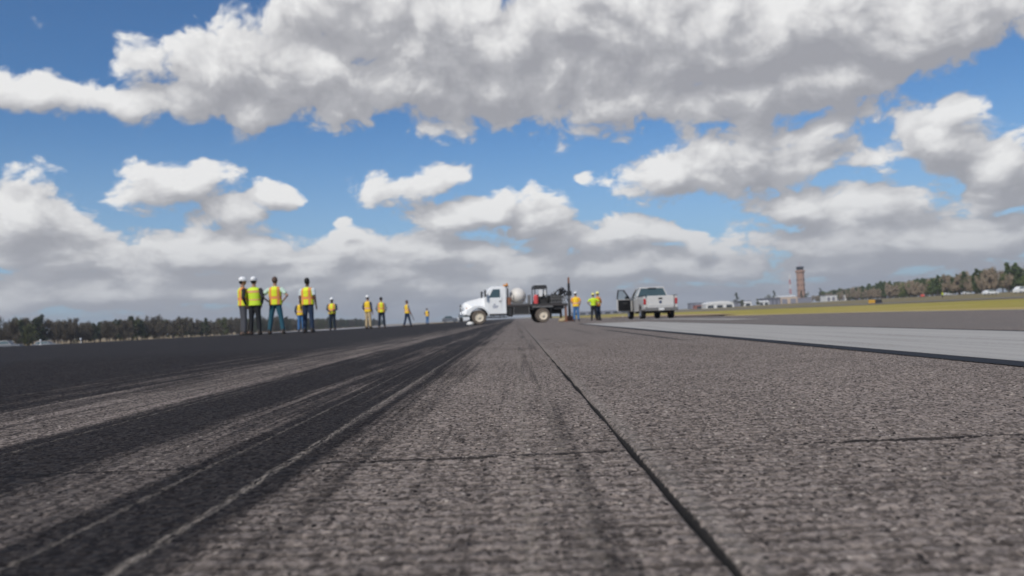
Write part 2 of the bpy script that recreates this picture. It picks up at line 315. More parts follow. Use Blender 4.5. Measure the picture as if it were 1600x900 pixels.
class MB:
    """collects solids, then links them as one mesh object"""
    def __init__(s): s.v = []; s.f = []; s.fm = []; s.mi = 0
    def add(s, vs, fs):
        b = len(s.v); s.v += [Vector(v) for v in vs]; s.f += [[b+i for i in f] for f in fs]; s.fm += [s.mi]*len(fs); return s
    def mat(s, i): s.mi = i; return s
    def box(s, x0, x1, y0, y1, z0, z1, taper=0.0):
        t = taper; c = [(x0, y0, z0), (x1, y0, z0), (x1, y1, z0), (x0, y1, z0), (x0+t, y0+t, z1), (x1-t, y0+t, z1), (x1-t, y1-t, z1), (x0+t, y1-t, z1)]
        return s.add(c, [[3, 2, 1, 0], [4, 5, 6, 7], [0, 1, 5, 4], [1, 2, 6, 5], [2, 3, 7, 6], [3, 0, 4, 7]])
    def bar(s, a, b, w, h=None, up=(0, 0, 1)):
        a, b = Vector(a), Vector(b); h = h or w; d = (b-a).normalized(); u = Vector(up)
        if abs(d.dot(u)) > .97: u = Vector((0, 1, 0))
        r = d.cross(u).normalized(); u = r.cross(d)
        vs = [p + r*sx*w/2 + u*sy*h/2 for p in (a, b) for sx, sy in ((-1, -1), (1, -1), (1, 1), (-1, 1))]
        return s.add(vs, [[0, 1, 2, 3], [7, 6, 5, 4], [4, 5, 1, 0], [5, 6, 2, 1], [6, 7, 3, 2], [7, 4, 0, 3]])
    def tube(s, pts, rad, n=10):
        pts = [Vector(p) for p in pts]; rad = rad if isinstance(rad, (list, tuple)) else [rad]*len(pts); vs = []; ref = None
        for i, p in enumerate(pts):
            d = (pts[min(i+1, len(pts)-1)]-pts[max(i-1, 0)]).normalized()
            if ref is None: ref = Vector((0, 0, 1)) if abs(d.z) < .9 else Vector((0, 1, 0))
            r = d.cross(ref).normalized(); u = r.cross(d); ref = u
            r0 = rad[i] if isinstance(rad[i], (tuple, list)) else (rad[i], rad[i])
            vs += [p + r*math.cos(a)*r0[0] + u*math.sin(a)*r0[1] for a in [2*math.pi*k/n for k in range(n)]]
        fs = [[i*n+k, i*n+(k+1) % n, (i+1)*n+(k+1) % n, (i+1)*n+k] for i in range(len(pts)-1) for k in range(n)]
        fs += [list(range(n-1, -1, -1)), [(len(pts)-1)*n+k for k in range(n)]]
        return s.add(vs, fs)
    def lathe(s, prof, n=20, axis='z', c=(0, 0, 0), caps=True):
        vs = []
        for r, h in prof:
            for k in range(n):
                a = 2*math.pi*k/n; p, q = r*math.cos(a), r*math.sin(a)
                vs.append(Vector(c)+Vector({'z': (p, q, h), 'y': (p, h, q), 'x': (h, p, q)}[axis]))
        fs = [[i*n+k, i*n+(k+1) % n, (i+1)*n+(k+1) % n, (i+1)*n+k] for i in range(len(prof)-1) for k in range(n)]
        if caps: fs += [list(range(n-1, -1, -1)), [(len(prof)-1)*n+k for k in range(n)]]
        return s.add(vs, fs)
    def prism(s, prof, half, axis='y'):
        """side profile [(a, z)] swept across; half(z, a) gives the half width"""
        n = len(prof); vs = []
        for sg in (-1, 1):
            for a, z in prof:
                w = half(z, a)*sg if callable(half) else half*sg
                vs.append((a, w, z) if axis == 'y' else (w, a, z))
        return s.add(vs, [list(range(n)), list(range(2*n-1, n-1, -1))] + [[i, i+n, (i+1) % n+n, (i+1) % n] for i in range(n)])
    def rings(s, rs, n=16):
        """stack of elliptical rings (cx, cy, z, rx, ry)"""
        vs = [(cx+rx*math.cos(2*math.pi*k/n), cy+ry*math.sin(2*math.pi*k/n), z) for cx, cy, z, rx, ry in rs for k in range(n)]
        fs = [[i*n+k, i*n+(k+1) % n, (i+1)*n+(k+1) % n, (i+1)*n+k] for i in range(len(rs)-1) for k in range(n)]
        fs += [list(range(n-1, -1, -1)), [(len(rs)-1)*n+k for k in range(n)]]
        return s.add(vs, fs)
    def build(s, name, m, parent=None, bevel=0.0, smooth=False, remesh=0.0, segs=2):
        o = mesh_obj(name, s.v, s.f, m, parent, smooth)
        o.data.polygons.foreach_set('material_index', s.fm)
        bm = bmesh.new(); bm.from_mesh(o.data); bmesh.ops.recalc_face_normals(bm, faces=bm.faces); bm.to_mesh(o.data); bm.free()
        if remesh:
            r = o.modifiers.new('join', 'REMESH'); r.mode = 'VOXEL'; r.voxel_size = remesh; r.use_smooth_shade = True
            q = o.modifiers.new('soften', 'SMOOTH'); q.factor = .6; q.iterations = 4
        if bevel:
            r = o.modifiers.new('edge', 'BEVEL'); r.width = bevel; r.segments = segs; r.limit_method = 'ANGLE'; r.angle_limit = R(35); r.harden_normals = False
        return o
def copy_tree(o, parent=None):
    c = o.copy(); COL.objects.link(c); c.parent = parent
    for ch in [k for k in COL.objects if k.parent == o]: copy_tree(ch, c)
    return c

# ------------------------------------------------------------------ runway, ground
def vnoise(x, y, f, seed):
    g = np.random.default_rng(seed).random((512, 512)); u = x*f; v = y*f
    i = np.floor(u).astype(int); j = np.floor(v).astype(int); a = u-i; b = v-j; a = a*a*(3-2*a); b = b*b*(3-2*b)
    i0 = i & 511; i1 = (i+1) & 511; j0 = j & 511; j1 = (j+1) & 511
    return (g[i0, j0]*(1-a)+g[i1, j0]*a)*(1-b) + (g[i0, j1]*(1-a)+g[i1, j1]*a)*b
def spaced(a, b, f):
    out = [a]
    while out[-1] < b: out.append(out[-1]+f(out[-1]))
    out = np.array(out); return a + (out-a)*(b-a)/(out[-1]-a)
def build_ground():
    rm = runway_material()
    # near patch with real relief: stones, worn grooves, joints
    XP = spaced(0, 5, lambda v: .0036+.0022*v); X = np.concatenate([-XP[:0:-1], XP]); Y = spaced(.25, 9.25, lambda v: .0022+.0016*v)
    XX, YY = np.meshgrid(X, Y)
    n1 = vnoise(XX, YY, 125, 1); n2 = vnoise(XX+3.1, YY+1.7, 205, 2); n3 = vnoise(XX+9, YY+5, 42, 3); nb = vnoise(XX+2, YY+2, 6, 4)
    h = np.minimum((n1*.58+n2*.52), .64)*.0085
    smooth = np.interp(XX+ (nb-.5)*.08, [-1.15, -1.05, -.85, -.78, -.6, -.55, -.42, -.36], [1, .8, .8, .9, .9, .75, .75, 1]); h *= smooth
    wob = (vnoise(XX, YY, 30, 6)-.5)*.005
    gv = np.abs(((YY+wob+.019) % .038)-.019); gr = np.clip(1.25-gv/.0065, 0, 1)
    zone = np.interp(XX, [-.42, -.30, 3, 4.5], [.25, 1, 1, .4])*(.45+.9*vnoise(XX, YY, 2.2, 8)); h -= gr*.0055*zone
    wj = (vnoise(XX*0+1, YY, 7, 9)-.5)*.006
    dj = np.abs(XX+wj-.203); h = h*np.clip((dj-.003)/.006, 0, 1) - np.clip(1-dj/.010, 0, 1)*.006
    h -= .0042
    fx = np.clip((5-np.abs(XX))/.6, 0, 1); fy = np.clip((YY-.25)/.15, 0, 1)*np.clip((9.25-YY)/2.5, 0, 1); h *= fx*fy
    Z = ground_z(XX, YY)+h
    c1, q1 = grid_mesh('a', X, Y, Z, None, rm)
    # the rest of the pavement round it
    GX = np.array([-22, -18, -15, -12, -10.5, -9, -7, -5, 0, 5, 8, 11, 14.]); GY = np.array([-40, -20, -8, .25, 9.25, 15, 20, 25, 28, 32, 36, 40, 45, 50, 55, 60, 65, 70, 80, 90, 105, 120, 140, 160, 260, 500, 1100])
    GXX, GYY = np.meshgrid(GX, GY); GZ = ground_z(GXX, GYY)
    keep = np.ones((len(GY)-1, len(GX)-1), bool); ix = [i for i in range(len(GX)-1) if GX[i] >= -5 and GX[i+1] <= 5]; keep[3, ix] = False
    c2, q2 = grid_mesh('b', GX, GY, GZ, keep, rm)
    o = mesh_from('runway', np.concatenate([c1, c2]), np.concatenate([q1, q2+len(c1)]), rm, False); tag(o, kind='structure')
    # terrain sheet
    TX = np.concatenate([[-3500, -1500, -700, -400, -250, -150, -115, -80, -55, -40, -33, -26, -23, -21.5], np.linspace(-18, 10, 8), [13.5, 16, 20, 30, 45, 70, 100, 160, 300, 600, 1300, 3500]])
    TY = np.array([-600, -100, -40, -20, -8, 0, 9, 20, 28, 34, 40, 46, 52, 60, 70, 80, 95, 115, 140, 160, 220, 300, 500, 800, 1300, 2200, 4500])
    TXX, TYY = np.meshgrid(TX, TY); TZ = ground_z(TXX, TYY)
    inside = (TXX > -21.9) & (TXX < 13.9) & (TYY > -39) & (TYY < 900); TZ = np.where(inside, TZ-.35, TZ-.01)
    c, q = grid_mesh('t', TX, TY, TZ, None, None)
    tag(mesh_from('ground', c, q, grass_material(), True), kind='structure')
def strip(name, x0, x1, y0, y1, m, dz=.004, nx=2, wav=0.0):
    ys = sorted(set(list(np.arange(y0, y1, 1.0 if y1-y0 < 80 else 5.0)) + [y1] + [v for v in (9.25, 15, 20, 25, 28, 32, 36, 40, 45, 50, 55, 60, 65, 70, 80, 90, 105, 120, 140, 160, 260, 500) if y0 < v < y1]))
    xs = sorted(set(list(np.linspace(x0, x1, nx)) + [v for v in (-9, -5, 0, 5, 8, 11) if x0 < v < x1]))
    vs = []; GY = [.25, 9.25, 15, 20, 25, 28, 32, 36, 40, 45, 50, 55, 60, 65, 70, 80, 90, 105, 120, 140, 160, 260, 500, 1100]; GX = [-22, -18, -15, -12, -10.5, -9, -7, -5, 0, 5, 8, 11, 14]
    for y in ys:
        for x in xs:
            j = min(max(np.searchsorted(GY, y), 1), len(GY)-1); i = min(max(np.searchsorted(GX, x), 1), len(GX)-1)
            ty = (y-GY[j-1])/(GY[j]-GY[j-1]); tx = (x-GX[i-1])/(GX[i]-GX[i-1])
            z = (gz(GX[i-1], GY[j-1])*(1-tx)+gz(GX[i], GY[j-1])*tx)*(1-ty) + (gz(GX[i-1], GY[j])*(1-tx)+gz(GX[i], GY[j])*tx)*ty
            e = random.uniform(-wav, wav) if x in (xs[0], xs[-1]) else 0
            vs.append((x+e, y, z+dz))
    n = len(xs); fs = [[a*n+b, a*n+b+1, (a+1)*n+b+1, (a+1)*n+b] for a in range(len(ys)-1) for b in range(n-1)]
    o = mesh_obj(name, vs, fs, m); tag(o, kind='structure'); return o
build_ground()
WP = paint_material('worn_white_paint', (.40, .38, .35), (.20, .18, .165), .5, .42)
BP = paint_material('black_border_paint', (.022, .024, .03), (.10, .10, .10), .3, .33)
strip('runway_marking', 2.03, 3.98, 1.0, 24.5, WP, .005, 5)
strip('runway_marking', 1.88, 2.03, 1.0, 24.8, BP, .004, 2)
strip('runway_marking', 3.98, 4.12, 1.0, 24.8, BP, .004, 2)
strip('runway_marking', 5.6, 6.5, 21.0, 44, WP, .006, 2)
CONC = mat('pale_shoulder_concrete', (.34, .33, .33), .9, 0, .12, .5)
sy = [-40, -20, -8, 0, 9, 20, 28, 34, 40, 46, 52, 60, 70, 80, 95, 115, 140, 160, 220]; sx = [-32.9, -26, -23, -22.02]
vs = [(x, y, gz(x, y)+.012) for y in sy for x in sx]
tag(mesh_obj('shoulder', vs, [[a*4+b, a*4+b+1, a*4+b+5, a*4+b+4] for a in range(len(sy)-1) for b in range(3)], CONC), kind='structure')
strip('runway_marking', 12.6, 13.1, -20, 500, WP, .008, 2)
# the perimeter road beyond the grass
rdm = mat('grey_road_asphalt', (.20, .19, .19), .9, 0, .1, .2)
vs = [(x, y, gz(x, y)+.05) for y in np.linspace(-40, 1400, 60) for x in (64+max(0, (y-250))*.12, 76+max(0, (y-250))*.12)]
tag(mesh_obj('road', vs, [[2*i, 2*i+1, 2*i+3, 2*i+2] for i in range(59)], rdm), kind='structure')
dm = mat('tan_bare_dirt', (.42, .29, .18), .95, 0, .25, .4)

def haze_box():
    m = bpy.data.materials.new('thin_haze'); m.use_nodes = True; t = NT(m.node_tree); t.n.clear()
    o = t.node('ShaderNodeOutputMaterial'); v = t.node('ShaderNodeVolumePrincipled'); v.inputs['Color'].default_value = (.80, .86, .95, 1); v.inputs['Density'].default_value = HAZE; v.inputs['Anisotropy'].default_value = .2
    t.l.new(v.outputs[0], o.inputs['Volume'])
    vs = [(x, y, z) for z in (-8, 95) for x, y in ((-3600, -700), (3600, -700), (3600, 4600), (-3600, 4600))]
    tag(mesh_obj('haze', vs, [[3, 2, 1, 0], [4, 5, 6, 7], [0, 1, 5, 4], [1, 2, 6, 5], [2, 3, 7, 6], [3, 0, 4, 7]], m), kind='stuff')
HAZE = .00018
haze_box()
# ------------------------------------------------------------------ dirt patches on the grass beyond the pavement
def patch(name, pts, m, dz=.05):
    vs = [(x, y, gz(x, y)+dz) for x, y in pts]; tag(mesh_obj(name, vs, [list(range(len(vs)))], m), kind='structure')
patch('dirt', [(14.3, 62), (15.5, 60), (18.5, 66), (21, 84), (24, 118), (22, 150), (18, 152), (14.6, 120), (14.4, 88)], dm, .06)

# ------------------------------------------------------------------ trees
def tri_cloud(c, size, n, sq=(1, 1, 1), stretch=1.0, up=0.0):
    """n random leaf-clump triangles round a centre"""
    d = rng.normal(size=(n, 3)); d /= np.linalg.norm(d, axis=1)[:, None]; r = rng.random(n)[:, None]**.45
    p = np.array(c)+d*r*np.array(sq); a = rng.normal(size=(n, 3)); a[:, 2] = a[:, 2]*stretch+up; a /= np.linalg.norm(a, axis=1)[:, None]
    b = np.cross(a, rng.normal(size=(n, 3))); b /= np.linalg.norm(b, axis=1)[:, None]
    s = size*(.5+rng.random(n))[:, None]; w = s/stretch
    return np.stack([p-a*s*.6-b*w*.5, p-a*s*.3+b*w*.6, p+a*s*.8], 1).reshape(-1, 3)
def tree_geo(kind, h):
    """returns trunk MB and crown triangle vertices, base at the origin"""
    t = MB(); cr = []
    lean = random.uniform(-.03, .03)*h
    if kind == 'pine':
        t.tube([(0, 0, -.3), (lean*.4, 0, h*.5), (lean, 0, h*.93)], [h*.018, h*.013, h*.004], 6)
        n = random.randint(12, 16)
        for k in range(n):
            f = k/(n-1); z = h*(.24+.73*f); rad = h*.17*(1-.72*f)*random.uniform(.7, 1.25); a = random.uniform(0, 6.28)
            x, y = math.cos(a)*rad*.75, math.sin(a)*rad*.75
            t.tube([(lean*f, 0, z-h*.03), (x+lean*f, y, z+h*.01)], [h*.006, h*.002], 4)
            cr.append(tri_cloud((x+lean*f, y, z), .46, 60, (rad*.75+.35, rad*.75+.35, h*.06), 1.2))
    elif kind == 'bare':
        t.tube([(0, 0, -.3), (lean*.4, 0, h*.35), (lean, 0, h*.55)], [h*.017, h*.012, h*.008], 6)
        for k in range(15):
            a = k*2.4+random.random(); z0 = h*random.uniform(.04, .5); rr = h*random.uniform(.10, .30); z1 = h*random.uniform(.30, .97)
            p0 = (lean*.6, 0, z0); p1 = (math.cos(a)*rr*.6, math.sin(a)*rr*.6, (z0+z1)*.52); p2 = (math.cos(a)*rr, math.sin(a)*rr, z1)
            t.tube([p0, p1, p2], [h*.009, h*.006, h*.002], 4)
            for f in (.45, .8): cr.append(tri_cloud(tuple(np.array(p1)*(1-f)+np.array(p2)*f),   .75, 44, (h*.10, h*.10, h*.12), 4.0, 1.4))
    else:
        t.tube([(0, 0, -.3), (lean, 0, h*.45)], [h*.02, h*.012], 6)
        for k in range(17):
            a = random.uniform(0, 6.28); rr = h*random.uniform(.02, .28); z = h*random.uniform(.12, .86)
            t.tube([(lean, 0, h*.35), (math.cos(a)*rr, math.sin(a)*rr, z)], [h*.007, h*.003], 4)
            cr.append(tri_cloud((math.cos(a)*rr, math.sin(a)*rr, z),   .46, 60, (h*.14, h*.13, h*.10), 1.2))
    return t, np.concatenate(cr)
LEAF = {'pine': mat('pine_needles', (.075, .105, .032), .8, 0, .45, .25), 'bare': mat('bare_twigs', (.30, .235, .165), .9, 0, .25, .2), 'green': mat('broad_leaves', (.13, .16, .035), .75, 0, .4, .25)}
LEAF_SHADED = {'pine': mat('shaded_pine_needles', (.040, .052, .022), .8, 0, .45, .25), 'bare': mat('shaded_bare_twigs', (.095, .078, .054), .9, 0, .3, .2), 'green': mat('shaded_olive_leaves', (.075, .085, .025), .75, 0, .4, .25)}  # darker set: cloud shade over the left wood is put into these colours
BARK = mat('bark', (.10, .08, .065), .9, 0, .3, 2)
def tree_proto(kind, h, leaf):
    t, c = tree_geo(kind, h); nm = {'pine': 'pine_tree', 'bare': 'bare_tree', 'green': 'leafy_tree'}[kind]
    r = empty(nm); t.build('trunk', BARK, r)
    o = mesh_obj('crown', c, [[i, i+1, i+2] for i in range(0, len(c), 3)], leaf[kind], r); return r
def tree_mass(name, spots, kinds, leaf, label, hs):
    vs = []; fs = []; fm = []; cache = {}
    for k in kinds:
        cache[k] = [tree_geo(k, 10.0) for _ in range(4)]
    A = []
    for (x, y) in spots:
        k = random.choice(kinds); t, c = random.choice(cache[k]); s = random.uniform(*hs)/10*(.94+.14*math.sin(x*.031+y*.043)*math.sin(y*.017+x*.05)); a = random.uniform(0, 6.28); ca, sa = math.cos(a), math.sin(a)
        z0 = gz(x, y); tv = np.array([tuple(v) for v in t.v])
        for arr, isl in ((c, True), (tv, False)):
            q = arr*s; q = np.stack([q[:, 0]*ca-q[:, 1]*sa+x, q[:, 0]*sa+q[:, 1]*ca+y, q[:, 2]+z0], 1); b = len(vs); 
            base = sum(len(z) for z in A); A.append(q)
            if isl: fs += [[base+i, base+i+1, base+i+2] for i in range(0, len(q), 3)]; fm += [['pine', 'bare', 'green'].index(k)]*(len(q)//3)
            else: fs += [[base+i for i in f] for f in t.f]; fm += [3]*len(t.f)
    o = mesh_obj(name, np.concatenate(A), fs, [leaf['pine'], leaf['bare'], leaf['green'], BARK]); o.data.polygons.foreach_set('material_index', fm)
    tag(o, label, None, None, 'stuff'); return o
LL = [(-118, 60), (-150, 200), (-192, 300), (-172, 350), (-160, 460), (-188, 780), (-230, 1380)]     # foot line of the left wood
RL = [(248, 200), (258, 400), (256, 455), (259, 515), (312, 700), (372, 930), (430, 1150)]           # and of the right wood
def along(line, step, jit, back0, back1, side, start=0.0):
    out = []; 
    for (x0, y0), (x1, y1) in zip(line, line[1:]):
        L = math.hypot(x1-x0, y1-y0); n = max(1, int(L/step(y0)))
        for k in range(n):
            f = (k+random.random()*.8)/n; out.append((x0+(x1-x0)*f+side*random.uniform(back0, back1)+random.uniform(-jit, jit), y0+(y1-y0)*f+random.uniform(-jit, jit)))
    return out
tree_mass('woodland', sum([along(LL, lambda y: 4+y*.004, 2, b, b+7, -1) for b in (5, 11, 18, 28)], []), ['bare', 'bare', 'pine', 'bare', 'green', 'bare'], LEAF_SHADED, 'dark mixed wood of bare trees and pines left of the runway', (9, 12))
tree_mass('woodland', sum([along(RL, lambda y: 4+y*.004, 2, b, b+7, 1) for b in (5, 11, 18, 26)], []), ['pine', 'pine', 'green', 'pine', 'bare'], LEAF, 'green pine wood behind the bare trees right of the runway', (11.5, 14.5))
def plant(protos, spots, hs, lab, grp):
    used = set()
    for i, (x, y) in enumerate(spots):
        k = random.randrange(len(protos)); p = protos[k]
        o = p if k not in used else copy_tree(p); used.add(k)
        s = random.uniform(*hs)/10; o.scale = (s, s, s*random.uniform(.95, 1.08)); o.rotation_euler.z = random.uniform(0, 6.28); o.location = (x, y, gz(x, y))
        nm = o.name.split('.')[0]; tag(o, lab[nm], 'tree', grp[nm])
    for k, p in enumerate(protos):
        if k not in used:
            for c in [q for q in COL.objects if q.parent == p]: bpy.data.objects.remove(c)
            bpy.data.objects.remove(p)
PL = [tree_proto('bare', 10, LEAF_SHADED), tree_proto('bare', 10, LEAF_SHADED), tree_proto('pine', 10, LEAF_SHADED), tree_proto('bare', 10, LEAF_SHADED), tree_proto('green', 10, LEAF_SHADED), tree_proto('pine', 10, LEAF_SHADED)]
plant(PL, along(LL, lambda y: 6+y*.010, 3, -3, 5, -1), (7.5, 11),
      {'bare_tree': 'bare grey brown tree at the front of the left wood', 'pine_tree': 'dark pine at the front of the left wood', 'leafy_tree': 'olive leafy tree at the front of the left wood'},
      {'bare_tree': 'bare trees along the left wood', 'pine_tree': 'pines along the left wood', 'leafy_tree': 'leafy trees along the left wood'})
PR = [tree_proto('bare', 10, LEAF) for _ in range(7)] + [tree_proto('pine', 10, LEAF), tree_proto('green', 10, LEAF)]
plant(PR, along(RL, lambda y: 6.5+y*.010, 2.5, -4, 5, 1), (7, 10.5),
      {'bare_tree': 'bare pinkish brown tree at the front of the right wood', 'pine_tree': 'green pine at the front of the right wood', 'leafy_tree': 'light green leafy tree at the front of the right wood'},
      {'bare_tree': 'bare trees along the right wood', 'pine_tree': 'pines along the right wood', 'leafy_tree': 'leafy trees along the right wood'})
# low trees between the far airport buildings
for x, y, h, k, lab in [(207, 745, 13, 'pine', 'flat topped lone pine rising behind the low hangars'), (288, 905, 15, 'green', 'bushy tree behind the dark terminal block'), (302, 930, 16, 'pine', 'pine beside the tan hangar roof'),
                        (240, 790, 7, 'green', 'small green tree between the two white sheds'), (216, 760, 7, 'green', 'low bush left of the white sheds'), (345, 960, 14, 'pine', 'pine at the left end of the white warehouse'), (360, 985, 14, 'green', 'leafy tree behind the white warehouse'), (383, 1000, 17, 'pine', 'tall pine behind the right end of the white warehouse')]:
    o = tree_proto(k, h, LEAF_SHADED); o.location = (x, y, gz(x, y)); tag(o, lab, 'tree')

# ------------------------------------------------------------------ airport buildings
conc = mat('tan_tower_brick', (.36, .22, .16), .8, 0, .08, .3); wht = mat('white_cladding', (.72, .71, .69), .6, 0, .08, .4); gla = mat('dark_glass', (.03, .04, .05), .15, 0, .1, 1)
red = mat('red_paint', (.50, .07, .05), .5); grym = mat('grey_metal_roof', (.22, .22, .26), .5, 0, .1, .5); tanw = mat('tan_wall', (.55, .42, .32), .8, 0, .1, .4); drk = mat('dark_cladding', (.09, .09, .11), .6, 0, .2, .4)
def tower():
    x, y = 373.5, 1040; g = gz(x, y); r = empty('control_tower', (x, y, g), .2, 'tall tan brick airport control tower with dark glass cab', 'tower')
    MB().lathe([(5.4, -1), (5.2, 0), (4.9, 36), (5.0, 38)], 8).build('shaft', conc, r)
    for k in range(8):
        a = math.pi/8*(2*k+1)
        for z in (8, 15, 22, 29): MB().bar((math.cos(a)*4.75, math.sin(a)*4.75, z), (math.cos(a)*4.75, math.sin(a)*4.75, z+2), .9, .5).build('window', gla, r)
    MB().lathe([(5.0, 38), (6.2, 40.3), (6.2, 42.0), (5.2, 42.6)], 8).build('gallery', conc, r)
    MB().lathe([(4.0, 42.6), (4.9, 46.0)], 8).build('cab_glass', gla, r)
    rf = MB().lathe([(5.1, 46.0), (5.1, 46.7), (3.0, 47.4), (.3, 47.5)], 8).build('roof', drk, r)
    MB().tube([(0, 0, 47.4), (0, 0, 52)], .15, 6).build('antenna', red, rf)
tower()
def mast():
    x, y = 359.5, 1040; g = gz(x, y); r = empty('radio_mast', (x, y, g), 0, 'slender red and white banded lattice mast left of the control tower', 'mast')
    wm = mat('mast_white', (.75, .72, .70), .5)
    for k in range(6):
        m = MB(); z0, z1 = k*6.2, k*6.2+6.2; w0 = 1.3-.15*k; w1 = 1.3-.15*(k+1); 
        for sx, sy in ((-1, -1), (1, -1), (1, 1), (-1, 1)): m.bar((sx*w0, sy*w0, z0), (sx*w1, sy*w1, z1), .26)
        for j in range(3):
            za, zb = z0+j*2.07, z0+(j+1)*2.07; a = w0+(w1-w0)*j/3
            for s in (-1, 1): m.bar((-a, s*a, za), (a, s*a, zb), .13); m.bar((s*a, -a, zb), (s*a, a, za), .13)
        m.build('mast_section', wm if k % 2 else red, r)
    MB().tube([(0, 0, 37.2), (0, 0, 42)], .12, 6).build('antenna', wm, r)
mast()
def building(name, x, y, w, d, h, wallm, roofm, label, roof='gable', doors=3, rz=0.0, base=-2.0, rise=1.2):
    r = empty(name, (x, y, gz(x, y)), rz, label, 'building')
    MB().box(-w/2, w/2, -d/2, d/2, base, h).build('wall', wallm, r)
    m = MB()
    if roof == 'gable':
        m.prism([(-d/2-.4, h+.02), (d/2+.4, h+.02), (0, h+rise)], w/2+.4, 'x')
    elif roof == 'curve':
        m.prism([(-w/2-.3, h+.02)] + [(-w/2*math.cos(math.pi*k/12), h+.05+rise*math.sin(math.pi*k/12)) for k in range(13)] + [(w/2+.3, h+.02)], d/2+.4)
    else: m.box(-w/2-.3, w/2+.3, -d/2-.3, d/2+.3, h+.01, h+.5)
    m.build('roof', roofm, r)
    for k in range(doors):
        cx = -w/2+w*(k+.5)/doors; dw = w/doors*.32
        f = MB().box(cx-dw, cx+dw, -d/2-.05, -d/2+.1, .1, h*.72).build('hangar_door' if h > 5 else 'window', grym if h > 5 else gla, r)
building('hangar', 305, 900, 19, 22, 7.4, tanw, wht, 'tan walled hangar with white roof left of the control tower', 'gable', 2, 0, -3, 1.6)
building('warehouse', 361, 900, 28, 14, 6.2, wht, grym, 'long low white warehouse right of the control tower', 'flat', 5, .1)
building('hangar', 177, 700, 24, 20, 3.2, wht, wht, 'curved roof white hangar with red end wall at far left of the airfield', 'curve', 3, 0, -2, 2.6)
building('office', 163, 712, 7, 10, 3.4, mat('dull_red_wall', (.34, .13, .10), .8), grym, 'small red building against the curved roof hangar', 'flat', 1)
building('terminal', 271, 850, 17, 20, 6.5, drk, grym, 'dark grey terminal block left of the tan hangar', 'flat', 4)
building('shed', 232, 800, 7, 9, 3.6, wht, wht, 'left one of the two small white sheds', 'gable', 1)
building('shed', 248, 800, 10, 9, 3.4, wht, wht, 'wider one of the two small white sheds', 'gable', 2)
building('concourse', 212, 830, 62, 16, 5.4, grym, drk, 'long low grey concourse behind the white sheds', 'flat', 9)
building('maintenance_building', 336, 960, 34, 20, 5.5, grym, grym, 'pale grey low building at the foot of the control tower', 'flat', 5)
building('warehouse', 120, 1100, 90, 20, 4.0, grym, grym, 'distant grey warehouse seen beyond the white pickup', 'flat', 8)

# ------------------------------------------------------------------ vehicles
tyre = mat('tyre_rubber', (.022, .022, .022), .85, 0, .2, 20); whp = mat('white_vehicle_paint', (.80, .80, .79), .32, 0, .04, 2, coat=.4); dwp = mat('dusty_white_paint', (.58, .565, .54), .38, 0, .08, 3, coat=.3)
dusty = mat('dusty_tyre_rubber', (.13, .105, .085), .9, 0, .25, 12); blk = mat('black_plastic', (.02, .02, .022), .55); chs = mat('chassis_black', (.025, .024, .024), .7, 0, .3, 6); rimc = mat('cream_rim', (.68, .60, .48), .5, 0, .12, 8); chrome = mat('dull_chrome', (.55, .56, .58), .3, .9); glass = mat('tinted_window', (.06, .09, .09), .08, 0, .05, 1, spec=.8)
lampr = mat('red_lens', (.40, .01, .015), .25, spec=.8); lampw = mat('clear_lens', (.65, .67, .70), .15, spec=.8); amber = mat('amber_lens', (.70, .28, .05), .3); rust = mat('rusty_steel', (.22, .10, .06), .85, 0, .3, 8); steel = mat('worn_steel', (.24, .23, .22), .5, .6, .2, 8)
def wheel(parent, c, rad, wid, rimm, n=28, name='wheel'):
    """axis across the vehicle (local y)"""
    w = MB().lathe([(rad*.58, -wid/2), (rad*.93, -wid/2), (rad, -wid*.36), (rad, wid*.36), (rad*.93, wid/2), (rad*.58, wid/2), (rad*.56, 0), (rad*.58, -wid/2)], n, 'y', (0, 0, 0), False).build(name, dusty if rimm == rimc else tyre, parent); w.location = c
    m = MB().lathe([(rad*.16, -wid*.30), (rad*.48, -wid*.34), (rad*.60, -wid/2-.01), (rad*.60, wid/2+.01), (rad*.48, wid*.34), (rad*.16, wid*.30)], n, 'y')
    m.lathe([(rad*.02, -wid/2-.03), (rad*.17, -wid/2-.02), (rad*.18, 0), (rad*.17, wid/2+.02), (rad*.02, wid/2+.03)], 12, 'y')
    for k in range(6):
        a = k*math.pi/3; m.lathe([(.022, -wid*.34), (.022, wid*.34)], 6, 'y', (math.cos(a)*rad*.30, 0, math.sin(a)*rad*.30))
    m.build('rim', rimm, w); return w
def arc(cx, cz, r, a0, a1, n): return [(cx+r*math.cos(R(a0+(a1-a0)*k/n)), cz+r*math.sin(R(a0+(a1-a0)*k/n))) for k in range(n+1)]

